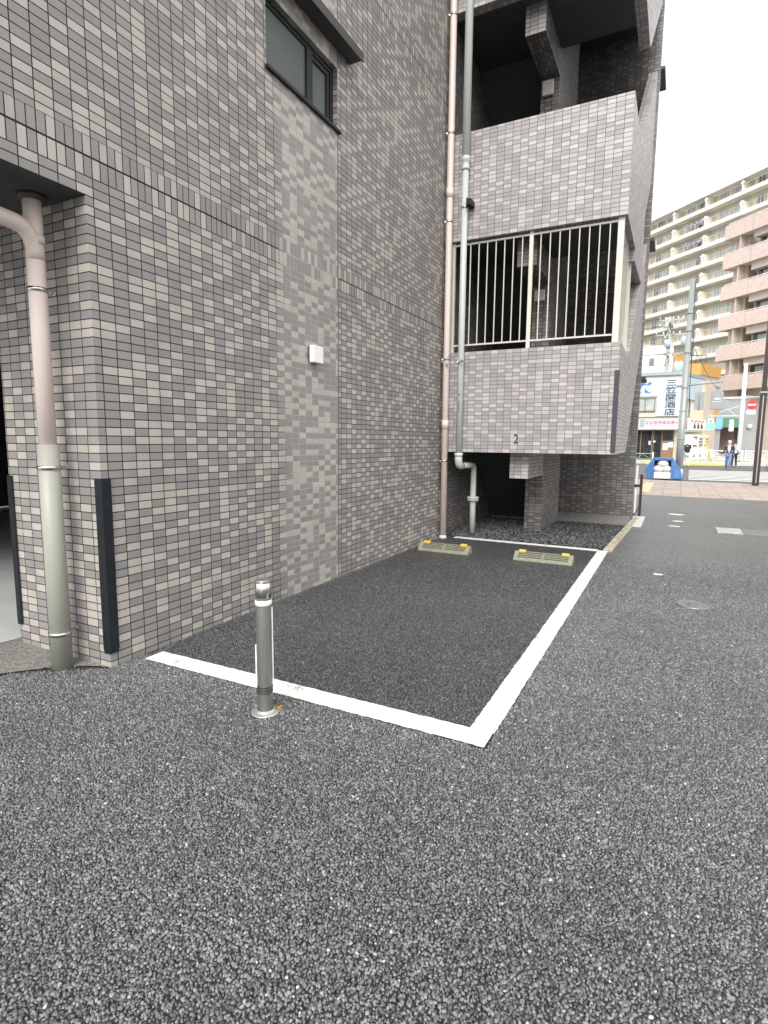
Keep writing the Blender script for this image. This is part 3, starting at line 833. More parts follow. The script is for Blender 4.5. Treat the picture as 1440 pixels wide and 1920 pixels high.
P = thing('downpipe', 'slim pink-beige downpipe running down the inner corner to the ground', 'drainpipe', (5.275,-0.075,0))
px, py = 5.275, -0.075
m = MB(); m.tube([(px,py,0.0),(px,py,3),(px,py,7),(px,py,12.5)],0.043,22); body = m.build('pipe_run','pink_pipe',P)
for zz in (1.60,4.62,7.5):
    m = MB(); m.lathe((px,py,zz-.06),[(.0435,0),(.049,0.0),(.049,.12),(.0435,.12)],22); m.build('coupling','pink_pipe',body)
m = MB(); m.lathe((px,py,0.0),[(.0435,0.05),(.055,0.03),(.056,0),(.0435,0)],22); m.build('foot','pink_pipe',body)
for zz in (1.10,2.48,4.26,5.35,6.75,8.4): bracket(P,(px,py),0.043,(-0.55,1),0.03,zz)
P = thing('drainpipe', 'grey-green drainpipe in front of the stair tower with an elbow under the parapet', 'drainpipe', (5.27,-0.285,0))
px, py = 5.27, -0.285
m = MB(); m.tube([(px,py,1.16),(px,py,3),(px,py,5.0)],0.042,22); m.tube([(px,py,4.98),(px,py,8),(px,py,12.5)],0.050,22); body = m.build('pipe_run','grey_pipe',P)
m = MB(); m.lathe((px,py,4.86),[(.0425,0),(.054,0),(.054,.03),(.050,.035),(.050,.10),(.056,.105),(.056,.16),(.0505,.165)],22); m.build('coupling','grey_pipe',body)
m = MB(); m.tube([(px,py,1.20),(px,py,1.12),(px+.012,py,1.075),(px+.045,py,1.045),(px+.09,py,1.035),(px+.13,py,1.035)],0.052,20)
m.lathe((px,py,1.165),[(.053,0),(.058,0),(.058,.05),(.053,.05)],22); m.build('elbow','grey_pipe',body)
m = MB(); m.tube([(px+.12,py,1.035),(5.80,py-.01,1.03),(5.86,-0.30,1.02),(5.895,-0.30,0.985),(5.90,-0.30,0.93),(5.90,-0.30,0.5),(5.90,-0.30,0.0)],0.043,20); low = m.build('lower_run','grey_pipe',P)
m = MB(); m.lathe((5.90,-.30,0.50),[(.044,0),(.085,0),(.085,.022),(.05,.022)],24); m.lathe((5.90,-.30,0.527),[(.044,0),(.088,0),(.088,.024),(.07,.03),(.044,.035)],24)
for k in range(6):
    a = k*math.pi/3+.3; m.tube([(5.90+.072*math.cos(a),-.30+.072*math.sin(a),.475),(5.90+.072*math.cos(a),-.30+.072*math.sin(a),.56)],.007,6)
m.build('flange','grey_pipe',low)
for zz in (2.44,4.40): bracket(P,(px,py),0.042,(1,-.1),0.015,zz)
MT['ink'] = pm('print_ink', (0.05,0.05,0.05), 0.6, var=.1)
m = MB()
for k,zz in enumerate((2.00,1.90,1.875,1.85,1.825,1.80,1.775)):
    m.box(px-.0435,px-.0425,py-.006,py+.006,zz-(.018 if k==0 else .008),zz+(.018 if k==0 else .008))
m.build('printed_mark','ink',body)
m = MB(); m.box(5.17,5.335,-.40,-.34,4.40,4.47); m.box(5.16,5.335,-.348,-.342,4.385,4.485)
tag(m.build('pipe_mount_box','black_metal'),'small black and white mounting box clipped beside the grey pipe','mounting box')
# spiky fixing where the two pipes share a band
m = MB()
for (qx,qy) in ((5.275,-.075),(5.27,-.285)):
    for k in range(7):
        a = random.uniform(0,6.28); z = 2.42+random.uniform(-.05,.06)
        m.tube([(qx-.047,qy+.02*math.cos(a),z),(qx-.06-random.uniform(0,.02),qy+.085*math.cos(a),z+.06*math.sin(a))],.005,6)
tag(m.build('pipe_tie','steel'),'shiny crumpled metal ties round both corner pipes','pipe tie')

# bay number on the parapet
MT['numeral'] = pm('numeral_metal',(0.05,0.048,0.05),.4,var=.1)
t = text_mesh('bay_number','2',(XT-0.006,-1.055,1.405),(0,-1,0),(0,0,1),0.17,0.85,0.008,'numeral')
tag(t,'small dark numeral 2 fixed low on the hanging parapet','number sign')

# ------------------------------------------------------------------ bollard
bo = thing('bollard', 'stainless steel bollard with a white band standing at the open end of the bay', 'bollard', (0.0,-1.172,0))
bx, by = 0.0, -1.172
R0 = 0.0375
def L(prof): return MB().lathe((bx,by,0),prof,36)
L([(0,0.0),(.073,0.0),(.074,0.004),(.071,.008),(.052,.010),(.050,.012),(.046,.019),(.040,.021)]).build('base_plate','plate',bo)
L([(.036,.018),(.0365,.06),(R0,.105)]).build('lower_sleeve','steel_dull',bo)
m = L([(R0,.105),(R0,.142),(R0,.148),(R0,.56),(R0,.60),(R0,.675),(R0+.001,.676),(R0+.0015,.684),(R0-.002,.690),(R0-.006,.692),(0,.693)])
body = m.build('post_body','steel_dull',bo)
m = MB()
for k in range(4): m.lathe((bx,by,.108+.010*k),[(R0,0),(R0+.0025,.002),(R0+.0025,.004),(R0,.006)],36)
m.build('ring','black_metal',body)
L([(R0+.0002,.600),(R0+.0022,.602),(R0+.0022,.675),(R0+.0002,.677)]).build('polished_cap','steel',body)
L([(R0+.0012,.562),(R0+.0035,.563),(R0+.0035,.588),(R0+.0012,.589)]).build('reflective_band','white_plastic',body)
MT['film'] = pm('peeling_film',(0.85,0.84,0.74),.35,var=.06)
m = MB()
for a0, zs in ((-0.93,(.15,.55)),(-3.98,(.14,.36))):
    k = 14; P0=[];P1=[]
    for i in range(k+1):
        z = zs[0]+(zs[1]-zs[0])*i/k; a = a0+.05*math.sin(i*.9)
        P0.append((bx+(R0+.001)*math.cos(a),by+(R0+.001)*math.sin(a),z)); P1.append((bx+(R0+.007)*math.cos(a-.02),by+(R0+.007)*math.sin(a-.02),z))
    for i in range(k): m.face([P0[i],P0[i+1],P1[i+1],P1[i]])
m.build('film_edge','film',body)
m = MB()
for k in range(14): m.blob((bx+.052+random.uniform(-.012,.02),by-.035+random.uniform(-.04,.03),.008+random.uniform(0,.006)),random.uniform(.004,.009),1,.35,sq=(1.4,1.2,.5))
tag(m.build('wet_leaf_litter','rust'),'little heap of orange-brown wet debris against the foot of the bollard','debris')

# ------------------------------------------------------------------ wheel stops
def wheel_stop(x, y0, w):
    """x front edge, y0 right end (towards the lane), w length; slope faces the bay mouth"""
    t = thing('wheel_stop', '', 'wheel stop', (x, y0+w/2, 0), 'wheel stops at the rear of the bay')
    ya, yb = y0, y0+w
    prof = [(x,0.004),(x+.155,0.004),(x+.150,.07),(x+.135,.095),(x+.105,.10),(x+.004,.035)]
    m = MB(); m.yprism([(x+.008,.004),(x+.150,.004),(x+.143,.068),(x+.130,.088),(x+.108,.090),(x+.012,.030)], ya+.03, yb-.03); core = m.build('block','stop_dark',t)
    m = MB()
    m.yprism(prof, ya, ya+.045); m.yprism(prof, yb-.045, yb); 
    ym = (ya+yb)/2
    m.yprism(prof, ym-.013, ym+.013)
    # five sloping slats, leaving slots between them
    sl = [(0.0,0.10),(0.25,0.34),(0.48,0.57),(0.70,0.78),(0.92,1.0)]
    A, Bv = Vector((x+.004,.035)), Vector((x+.105,.10)); nrm = Vector((-(Bv-A).y,(Bv-A).x)).normalized()
    for a,b in sl:
        p, q = A.lerp(Bv,a), A.lerp(Bv,b); i1, i2 = q-nrm*.008, p-nrm*.008
        m.yprism([tuple(p),tuple(i2),tuple(i1),tuple(q)][::-1] if False else [tuple(i2),tuple(i1),tuple(q),tuple(p)], ya+.045, yb-.045)
    m.yprism([(x,.004),(x+.02,.004),(x+.02,.033),(x+.004,.034)], ya+.045, yb-.045)
    m.yprism([(x+.105,.088),(x+.14,.075),(x+.135,.095),(x+.105,.10)], ya+.045, yb-.045)
    m.build('frame','stop',t,bevel=0.0)
    for yc in (ya+.085, yb-.085):
        r = MB(); r.box(x+.078,x+.122,yc-.04,yc+.04,.088,.118); r.build('reflector','yellow',t,bevel=.006)
    return t
w1 = wheel_stop(4.285,-0.785,0.66)
w2 = copy_tree(w1); w2.location = (w1.location.x+0.01, -1.995+.33, 0)
w1['label'] = 'resin wheel stop with yellow reflectors nearest the long tiled wall'
w2['label'] = 'resin wheel stop with yellow reflectors nearest the white side line'

# ------------------------------------------------------------------ post and panel at the pier
bp = thing('steel_post','dark brown steel post bracketed to the tiled pier above the pale pad','post',(9.36,-2.42,0))
m = MB(); m.box(9.345,9.375,-2.437,-2.412,0.0,.79); m.build('post_body','brown_metal',bp,bevel=.004)
m = MB(); m.box(9.325,9.338,-2.412,-2.39,0.0,.79); m.box(9.34,9.37,-2.412,-2.295,.55,.60); m.tube([(9.345,-2.40,.16),(9.345,-2.31,.02)],.008,6); m.build('bracket','brown_metal',bp)
m = MB(); m.box(9.36,9.70,-2.335,-2.315,.03,.95)
tag(m.build('white_hoarding_panel','white_plastic'),'white panel behind the brown post beside the pier','panel')

# ------------------------------------------------------------------ things let into the lane
MT['iron'] = pm('cast_iron',(0.20,0.21,0.21),.45,metal=.35,var=.3,scale=25,bump=.5,bscale=60)
mh = thing('inspection_cover','small round grey cover let into the asphalt lane','manhole cover',(3.22,-3.16,0))
m = MB().lathe((3.22,-3.16,0),[(.118,.001),(.118,.010),(.128,.010),(.128,.001)],40); m.build('ring','steel_dull',mh)
m = MB().lathe((3.22,-3.16,0),[(0,.008),(.05,.0085),(.051,.006),(.07,.006),(.071,.008),(.117,.008),(.117,.001)],40); m.build('lid','iron',mh)
def plate(x0,x1,y0,y1,skew,label,mat):
    m = MB(); m.prism([(x0,y0),(x1,y0+skew),(x1,y1+skew),(x0,y1)],0.0,.009)
    return tag(m.build('utility_cover',mat,bevel=.002),label,'utility cover')
plate(7.86,8.48,-3.95,-3.60,0.0,'pale flat half of the rectangular utility cover in the lane','concrete')
plate(7.86,8.48,-4.30,-3.96,0.0,'darker half of the rectangular utility cover in the lane','iron')
for (x,y,rx,ry,l) in ((10.05,-3.02,.10,.16,'far white paint spot on the lane before the pavement'),(9.0,-3.05,.05,.12,'middle white paint spot on the lane before the pavement'),(8.3,-3.0,.05,.10,'white paint dash on the lane beside the concrete pad'),(4.33,-2.86,.03,.06,'small white paint dash on the lane left of the round cover')):
    q = [(x+rx*math.cos(k*.5236)*random.uniform(.7,1),y+ry*math.sin(k*.5236)*random.uniform(.7,1)) for k in range(12)]
    m = MB(); m.prism(q,0.0,.006); tag(m.build('paint_mark','line_old'),l,'paint mark')

# ================================================================== BACKGROUND
MT['cream'] = pm('cream_render',(0.70,0.66,0.57),.8,var=.06,scale=2)
MT['cream_band'] = pm('cream_band',(0.78,0.76,0.68),.7,var=.04,scale=1)
MT['cream_dark'] = pm('recess_wall',(0.58,0.53,0.44),.8,var=.1,scale=1)
MT['pinkwall'] = pm('pink_brick_tile',(0.58,0.465,0.42),.75,var=.16,scale=5,bump=.3,bscale=20)
MT['pinklight'] = pm('pink_beige_wall',(0.56,0.49,0.43),.8,var=.08,scale=2)
MT['window_glass'] = pm('window_glass',(0.20,0.225,0.235),.12,var=.35,scale=.6)
MT['glass_dark'] = pm('shop_glass',(0.03,0.032,0.033),.10,var=.5,scale=2)
MT['curtain'] = pm('curtained_glass',(0.42,0.45,0.46),.25,var=.2,scale=1.5)
MT['frame_grey'] = pm('window_frame',(0.55,0.55,0.53),.5,var=.1)
MT['white_wall'] = pm('white_wall',(0.80,0.80,0.77),.7,var=.04,scale=1.5)
MT['signblue'] = pm('pale_blue_sign',(0.50,0.60,0.68),.5,var=.04,scale=1)
MT['blue_letter'] = pm('blue_letter',(0.06,0.19,0.50),.5,var=.06)
MT['dark_letter'] = pm('dark_letter',(0.06,0.055,0.07),.5,var=.05)
MT['red_letter'] = pm('red_letter',(0.62,0.07,0.11),.5,var=.05)
MT['fascia'] = pm('fascia_sign',(0.50,0.50,0.535),.5,var=.06,scale=2)
MT['yellow_wall'] = pm('pale_yellow_wall',(0.74,0.68,0.53),.8,var=.08,scale=2)
MT['roofblue'] = pm('blue_grey_metal',(0.30,0.38,0.42),.5,var=.12,scale=3)
MT['orange'] = pm('orange_wall',(0.56,0.32,0.10),.7,var=.06,scale=1.5)
MT['greywall'] = pm('grey_wall',(0.34,0.36,0.37),.75,var=.06,scale=1.5)
MT['green'] = pm('green_awning',(0.012,0.16,0.065),.5,var=.08)
MT['darkin'] = pm('dark_opening',(0.025,0.022,0.022),.8,var=.2)
MT['galv'] = pm('galvanised_steel',(0.36,0.385,0.39),.45,metal=.35,var=.10,scale=6,streak=True)
MT['galv_pale'] = pm('pale_painted_steel',(0.62,0.68,0.67),.45,var=.06,scale=6)
MT['sig_grey'] = pm('signal_grey',(0.34,0.37,0.38),.45,var=.06)
MT['transformer'] = pm('transformer_grey',(0.50,0.58,0.64),.5,var=.1)
MT['wire'] = pm('cable',(0.10,0.10,0.11),.5,var=.1)
MT['ac'] = pm('air_conditioner',(0.72,0.71,0.66),.5,var=.05)
MT['blue_tarp'] = pm('blue_tarp',(0.09,0.22,0.50),.45,var=.25,scale=6,bump=.6,bscale=16)
MT['bag'] = pm('white_bag',(0.80,0.80,0.79),.35,var=.05,scale=9,bump=.8,bscale=30)
MT['wood'] = pm('brown_board',(0.22,0.135,0.075),.6,var=.15,scale=4)
MT['bronze'] = pm('bronze_frame',(0.20,0.16,0.10),.5,var=.1)
MT['paper'] = pm('paper_poster',(0.78,0.75,0.72),.6,var=.06,scale=12)
MT['guardgreen'] = pm('green_guard_rail',(0.22,0.38,0.30),.5,var=.08)
MT['yellow_tube'] = pm('yellow_cable_guard',(0.82,0.52,0.04),.5,var=.06)
MT['sign_red'] = pm('sign_red',(0.72,0.03,0.03),.4,var=.04)
MT['sign_blue'] = pm('blue_sign_plate',(0.20,0.42,0.62),.4,var=.15,scale=9)
MT['green_light'] = pm('green_signal_light',(0.10,0.85,0.62),.4,var=.03,emit=1.2)
MT['can_dark'] = pm('goods_dark',(0.30,0.28,0.30),.5,var=.5,scale=14)
MT['laundry'] = pm('laundry_cloth',(0.30,0.30,0.36),.8,var=.8,scale=2.2)

def facade_frame(P, d):
    d = Vector((d[0],d[1])).normalized(); n = Vector((-d[1], d[0]))
    return Vector((P[0],P[1])), d, n
def fbox(mb, F, t0, t1, n0, n1, z0, z1, mi=0):
    P, d, n = F
    q = [P+d*t0+n*n0, P+d*t1+n*n0, P+d*t1+n*n1, P+d*t0+n*n1]
    mb.prism([(p[0],p[1]) for p in q], z0, z1, mi)

# ---- large cream apartment block (facade recedes to the left)
F = facade_frame((110.36,2.36),(.69,.724))       # n points toward the street (camera side)
A = thing('apartment_block','long cream ten-storey apartment block with stacked balconies behind the other buildings','building',(110,0,0))
T0, T1 = -44, 16
m = MB(); fbox(m,F,T0,T1,-14,-1.5,-0.03,39.5); m.build('wall','cream_dark',A)
m = MB(); fbox(m,F,T0,T1+.2,-14.2,0.25,39.5,40.5); m.build('roof_parapet','cream_band',A)
bays = [-3.56-6.18*k for k in range(-3,7)]
for k in range(13):
    z = 20.7 + 2.83*(k-6)
    m = MB(); fbox(m,F,T0,T1,-1.5,0.0,z-.22,z-.05); fbox(m,F,T0,T1,-.12,.06,z-.32,z+.26); m.build('balcony_band','cream_band',A)
    r = MB(); fbox(r,F,T0,T1,-.05,.0,z+1.12,z+1.17)
    for q in range(int((T1-T0)/2)): fbox(r,F,T0+q*2,T0+q*2+.05,-.04,.0,z+.26,z+1.12)
    r.build('balcony_rail','frame_grey',A)
    if k < 4: continue
    for t in bays:
        if not -23 < t < 4: continue
        pm_ = MB(); fbox(pm_,F,t-.09,t+.09,-1.5,.08,z-.05,z+1.75); fbox(pm_,F,t-.28,t+.28,-.05,.10,z+1.25,z+1.5)
        pm_.build('partition','cream_band',A)
    for bi, t in enumerate(bays[1:]):
        if not -23 < t < 4: continue
        for wi,(x0,x1) in enumerate(((t+.75,t+2.5),(t+3.7,t+4.9))):
            a, c = MB(), MB()
            fbox(a,F,x0,x1,-1.5,-1.44,z+.02,z+1.95)
            w = a.build('window','curtain' if (k*3+bi+wi)%3 else 'window_glass',A)
            for x in (x0,(x0+x1)/2,x1-.07): fbox(c,F,x,x+.07,-1.44,-1.40,z+.02,z+1.97)
            c.build('window_frame','white_wall',w)
        if (k*5+bi*7)%4:
            u = MB(); tt = t+2.75+.3*((k+bi)%2); fbox(u,F,tt,tt+.75,-1.3,-.95,z-.04,z+.56)
            q = F[0]+F[1]*(tt+.32)+F[2]*(-.945)
            o = u.build('air_conditioner','ac',A)
            u = MB(); u.lathe((q[0],q[1],z+.27),[(0,0),(.2,0),(.2,.02),(0,.02)],14,axis=(F[2][0],F[2][1],0)); u.build('fan_grille','sig_grey',o)
def laundry(t, z, n, label):
    m = MB()
    random.seed(int(z*10))
    for i in range(n):
        x = t + i*.33; h = random.uniform(.4,.95)
        fbox(m,F,x,x+.26,-.5,-.42,z+1.75-h,z+1.75)
    fbox(m,F,t-.2,t+n*.33+.2,-.48,-.45,z+1.76,z+1.79)
    tag(m.build('hanging_laundry','laundry'),label,'laundry','laundry on the cream balconies')
laundry(-8.9,20.7+2.83*5,11,'row of laundry on the second balcony from the roof of the cream block')
laundry(-8.9,20.7+2.83*4,12,'dark row of laundry on the third balcony from the roof of the cream block')
laundry(-14.6,20.7+2.83*4,4,'few hanging clothes right of the dark laundry row on the cream block')

# ---- pink apartment building
F = facade_frame((62.84,-5.79),(.72,.694))
A = thing('pink_apartment_building','pink-brown tiled apartment building with solid balcony fronts at the right','building',(62,-6,0))
m = MB(); fbox(m,F,-34,-2.6,-12,-1.35,0,20.8); m.build('wall','pinklight',A)
m = MB(); fbox(m,F,-1.9,-.35,-12,-1.0,0,20.9); m.build('side_wall','pinkwall',A)
for k, z in enumerate((6.4,9.25,12.12,14.95,17.8,20.5)):
    m = MB()
    fbox(m,F,-34,0,-.16,0.0,z,z+1.28); fbox(m,F,-.16,0,-1.4,-.16,z,z+1.28)
    b = m.build('balcony_front','pinkwall',A)
    m = MB(); fbox(m,F,-34,-.0,-1.36,-.16,z+.02,z+.2); m.build('balcony_slab','cream_dark',b)
    m = MB(); fbox(m,F,-34,-.3,-.11,-.06,z+1.36,z+1.41)
    for q in range(34): fbox(m,F,-.4-q,-.36-q,-.10,-.07,z+1.28,z+1.36)
    m.build('handrail','white_wall',b)
    m = MB()
    for t in (-2.95,-6.2,-9.4,-12.6): fbox(m,F,t-.03,t+.03,-.01,.012,z+.1,z+1.15)
    m.build('drain_slot','sig_grey',b)
    if k < 5:
        m = MB()
        fbox(m,F,-33,-2.8,-1.34,-1.28,z+.25,z+2.2); w = m.build('window','glass_dark',A)
        m = MB()
        for q in range(12):
            t=-3.3-q*1.15
            if q%3==0: fbox(m,F,t-.95,t-.05,-1.28,-1.22,z+.25,z+2.1)
        m.build('curtain','curtain',w)
        m = MB(); fbox(m,F,-34,-2.7,-1.35,-.5,z+2.2,z+2.87); m.build('ceiling_beam','pinklight',A)
        m = MB(); fbox(m,F,-1.62,-1.5,-1.0,-.2,z+1.28,z+2.85); fbox(m,F,-1.05,-.95,-1.0,-.9,z+1.28,z+2.85); m.build('drain_pipe','pinklight',A)
# podium of the pink building
m = MB(); m.box(61,70,-22,-8.25,-.02,5.55); m.box(61,70,-6.15,-5.53,-.02,5.55); m.box(61,70,-8.25,-6.15,2.95,5.55); m.box(66.5,70,-8.25,-6.15,-.02,2.95)
m.build('podium','greywall',A)
m = MB(); m.box(60.93,61.05,-22,-5.5,5.55,5.72); m.build('podium_coping','white_wall',A)
m = MB(); m.box(66.3,66.48,-8.25,-6.15,0.03,2.95); m.box(61.4,66.3,-8.25,-8.2,.03,2.95); m.build('garage_back','darkin',A)
m = MB(); m.yprism([(60.1,2.85),(60.99,2.85),(60.99,3.72),(60.4,3.72)],-8.35,-5.72); m.build('awning','green',A)
m = MB(); m.box(60.6,60.98,-6.6,-6.15,-.02,2.85); m.box(60.6,60.98,-8.5,-8.3,-.02,2.95); m.build('gate_pillar','sig_grey',A)
m = MB(); m.box(60.93,60.99,-12.4,-10.6,.1,2.6); m.build('door','white_wall',A)
m = MB(); m.lathe((60.95,-8.95,2.95),[(0,0),(.22,.02),(.22,.15),(0,.2)],14,axis=(-1,0,0)); m.build('vent_cover','white_wall',A)

# ---- orange-parapet building and white block behind the shop
A = thing('orange_building','low building with an orange parapet between the shop and the pink building','building',(52,-4,0))
m = MB(); m.prism([(51,-2.35),(51,-4.3),(54.5,-5.85),(58,-5.6),(58,-2.35)],0,7.1); m.build('wall','pinklight',A)
m = MB(); m.prism([(50.9,-2.3),(50.9,-3.35),(50.9,-4.35),(54.4,-5.95),(54.5,-5.80),(51.1,-4.2),(51.1,-2.3)],6.85,7.75); m.box(50.92,51.1,-3.35,-2.3,7.75,8.55); m.build('parapet','orange',A)
m = MB(); m.prism([(53.9,-5.75),(54.5,-6.0),(54.55,-5.8),(54.0,-5.6)],3.4,4.6); m.build('lower_band','orange',A)
m = MB()
for k in range(4): m.box(50.95,51.0,-3.6-.35*k,-3.56-.35*k,7.75,8.4)
m.box(50.95,51.0,-4.66,-3.5,8.36,8.42); m.build('roof_rail','brown_metal',A)
A = thing('white_block','plain white building with one small window behind the liquor shop roof','building',(56,4,0))
m = MB(); m.yprism([(0,0)]*3 if False else [(54,0),(62,0),(62,9.9),(54,9.9)],-2.2,9); m.build('wall','white_wall',A)
m = MB(); m.box(53.95,54.02,-.75,-.35,8.1,8.75); m.build('window','window_glass',A)

# ---- liquor shop on the corner
A = thing('liquor_shop','two-storey corner liquor shop with a pale blue sign wall and dark glazed front','building',(44,0,0))
S = Vector((.9436,-.331)); NS = Vector((-.331,-.9436))
cx, cy = 44.0, -3.02
def side(t, o=0): return (cx+S[0]*t+NS[0]*o, cy+S[1]*t+NS[1]*o)
body = [(44.12,9),(44.12,-2.98),side(5.0),(56,-2.3),(56,9)]
m = MB(); m.prism(body,2.35,6.2); m.prism([(44.9,9),(44.9,-2.9),side(5.0),(56,-2.3),(56,9)],0.12,2.35); m.build('wall','yellow_wall',A)
m = MB(); m.prism([(43.9,9),(43.9,-3.05),side(5.0,.06),(56,-2.2),(56,9)],6.2,6.42); m.build('roof_edge','roofblue',A)
# upper sign wall with a notch for the window
sg = MB(); sg.box(44.0,44.12,-2.98,-1.50,3.30,6.02); sg.box(44.0,44.12,-1.50,3.5,4.72,6.02); sign = sg.build('sign_wall','signblue',A)
m = MB(); m.prism([side(.35,.03),side(3.9,.03),side(3.9,.13),side(.35,.13)],4.55,6.1); m.build('side_sign_wall','signblue',A)
for i, ch in enumerate('三笠園酒店'):
    text_mesh('sign_character',ch,(43.985,-2.37,5.62-.515*i),(0,-1,0),(0,0,1),.50,1.45,.02,'dark_letter',sign,bold=.012)
text_mesh('sign_character','水',(43.985,-.55,5.33),(0,-1,0),(0,0,1),1.12,1.1,.02,'blue_letter',sign,bold=.04)
m = MB(); m.box(44.05,44.16,-1.36,-.1,3.7,4.56); w = m.build('window','curtain',A)
m = MB()
for y in (-1.40,-.76,-.28,-.1): m.box(44.0,44.1,y,y+.05,3.66,4.6)
m.box(44.0,44.1,-1.4,-.05,4.56,4.62); m.box(44.0,44.1,-1.4,-.05,3.62,3.68); m.build('window_frame','bronze',w)
m = MB(); m.prism([side(.9,-.02),side(2.1,-.02),side(2.1,.03),side(.9,.03)],3.35,4.45); w = m.build('window','window_glass',A)
m = MB()
for t in (.9,1.47,2.05): m.prism([side(t,.03),side(t+.06,.03),side(t+.06,.06),side(t,.06)],3.35,4.45)
m.build('window_frame','white_wall',w)
m = MB(); m.box(43.45,44.1,-2.93,4,2.32,3.18); fs = m.build('fascia','fascia',A)
m = MB(); m.box(43.4,44.1,-2.96,4,3.18,3.24); m.build('fascia_trim','bronze',fs)
text_mesh('fascia_lettering','ニッカウヰスキー',(43.43,-1.93,2.80),(0,-1,0),(0,0,1),.27,1.03,.02,'red_letter',fs,bold=.01)
m = MB(); m.box(43.43,43.45,-.78,-.50,2.5,3.05); m.lathe((43.43,-.64,2.8),[(0,0),(.08,0),(.08,.01),(0,.01)],12,axis=(-1,0,0)); m.build('bottle_picture','sig_grey',fs)
m = MB(); m.box(44.12,44.16,-2.75,4,.14,2.3); gl = m.build('shop_glass','glass_dark',A)
m = MB()
for y in (-2.78,-2.02,-1.47,-1.36,-.62,.1,1.0): m.box(44.05,44.12,y,y+.055,.12,2.32)
m.box(44.05,44.12,-2.78,4,2.24,2.32); m.box(44.05,44.12,-2.78,-2.0,1.46,1.52); m.box(44.05,44.12,-2.78,4,.12,.2); m.build('shop_frame','bronze',A)
m = MB(); m.box(44.07,44.12,-2.73,-2.0,.2,1.46); bd = m.build('lower_panel','wood',A)
m = MB(); m.box(44.04,44.065,-2.40,-2.08,.85,1.33); m.box(44.04,44.065,-2.74,-2.44,1.05,1.42); m.box(44.0,44.04,-1.26,-1.13,1.22,1.5); m.box(44.0,44.04,-1.58,-1.42,1.40,1.52); m.build('notice','paper',A)
m = MB()
for k in range(26): y=random.uniform(-1.95,.9); z=random.choice((.4,.8,1.2)); m.box(44.4,44.6,y,y+.12,z,z+random.uniform(.1,.3))
m.build('display_goods','can_dark',A)
m = MB(); m.prism([side(1.0,.25),side(4.5,.25),side(4.5,.38),side(1.0,.38)],2.32,3.15); ss = m.build('side_sign','white_wall',A)
for k in range(3):
    q = side(2.0+.75*k,.40); m = MB(); m.lathe((q[0],q[1],2.45),[(0,0),(.09,0),(.09,.22),(.035,.30),(.035,.42),(0,.42)],10); m.build('bottle_picture','dark_letter',ss)
m = MB()
for k in range(4):
    m.prism([side(1.3+.75*k,.382),side(1.75+.75*k,.382),side(1.75+.75*k,.39),side(1.3+.75*k,.39)],2.93,3.03)
m.build('sign_stripe','red_letter',ss)
m = MB(); m.prism([side(.5,.05),side(4.9,.05),side(4.9,.15),side(.5,.15)],2.2,2.34); m.build('ledge','white_wall',A)

# vending machines along the shop's side
def vending(t, label, i):
    v = thing('vending_machine',label,'vending machine',(*side(t,.45),.12),'vending machines beside the liquor shop')
    m = MB(); m.prism([side(t,.1),side(t+1.0,.1),side(t+1.0,.75),side(t,.75)],.125,1.98); m.build('cabinet','white_plastic',v,bevel=.02)
    m = MB(); m.prism([side(t+.1,.752),side(t+.9,.752),side(t+.9,.765),side(t+.1,.765)],1.1,1.85); d = m.build('display_window','window_glass' if i==0 else 'paper',v)
    m = MB()
    for r in range(3):
        for c in range(6):
            m.prism([side(t+.16+.12*c,.766),side(t+.23+.12*c,.766),side(t+.23+.12*c,.79),side(t+.16+.12*c,.79)],1.15+.23*r,1.31+.23*r)
    m.build('drink_can','can_dark' if i else 'red_letter',d)
    m = MB(); m.prism([side(t+.25,.752),side(t+.75,.752),side(t+.75,.762),side(t+.25,.762)],.35,.55); m.build('delivery_slot','sig_grey',v)
vending(.75,'white drinks vending machine nearest the shop corner',0)
vending(1.95,'white drinks vending machine in the middle of the shop side',1)
vending(3.15,'white drinks vending machine farthest along the shop side',1)

# ---- guard rails
gr = thing('guard_rail','green tube guard rail in front of the shop window','guard rail',(41.5,-.9,.12))
m = MB(); m.tube([(41.5,1.6,.62),(41.5,-1.55,.62)],.03,8); m.tube([(41.5,1.6,.25),(41.5,-1.5,.25)],.02,8)
m.tube([(41.5,-1.4,.25),(41.5,-.9,.58),(41.5,-.45,.25)],.015,6); m.build('tube','guardgreen',gr)
m = MB()
for y in (-1.55,-.15,1.3): m.tube([(41.5,y,.1),(41.5,y,.72)],.05,10)
m.build('post','white_wall',gr)
def wave_rail(x, y0, y1, label):
    g = thing('guard_rail',label,'guard rail',(x,(y0+y1)/2,.12),'white wave guard rails at the far pavement')
    m = MB(); m.tube([(x,y0,.85),(x,y1,.85)],.035,8); m.tube([(x,y0,.25),(x,y1,.25)],.03,8)
    for o in (0,.13,.26):
        m.tube([(x,y0+(y1-y0)*k/16,.38+o+.09*math.sin(k*math.pi/4)) for k in range(17)],.022,6)
    m.build('wave_panel','white_wall',g)
    m = MB()
    for y in (y0,y1): m.tube([(x,y,.1),(x,y,.9)],.05,8)
    m.build('post','white_wall',g)
wave_rail(43.4,-5.15,-7.0,'white wave-pattern guard rail behind the walker in the blue jacket')
wave_rail(43.4,-7.2,-9.2,'white wave-pattern guard rail right of the two walkers')
g = thing('cycle_barrier','white arched barrier beside the yellow cable guard','barrier',(42,-4.7,.12))
m = MB()
for y in (-4.35,-4.85): m.tube([(42.2,y,.1),(42.2,y,.8),(42.2,y-.08,.9),(42.2,y-.28,.9),(42.2,y-.36,.8),(42.2,y-.36,.1)],.04,8)
m.build('arch','white_wall',g)
m = MB(); m.tube([(42.6,-4.55,2.05),(42.4,-4.85,1.0),(42.2,-5.15,.14)],.045,8)
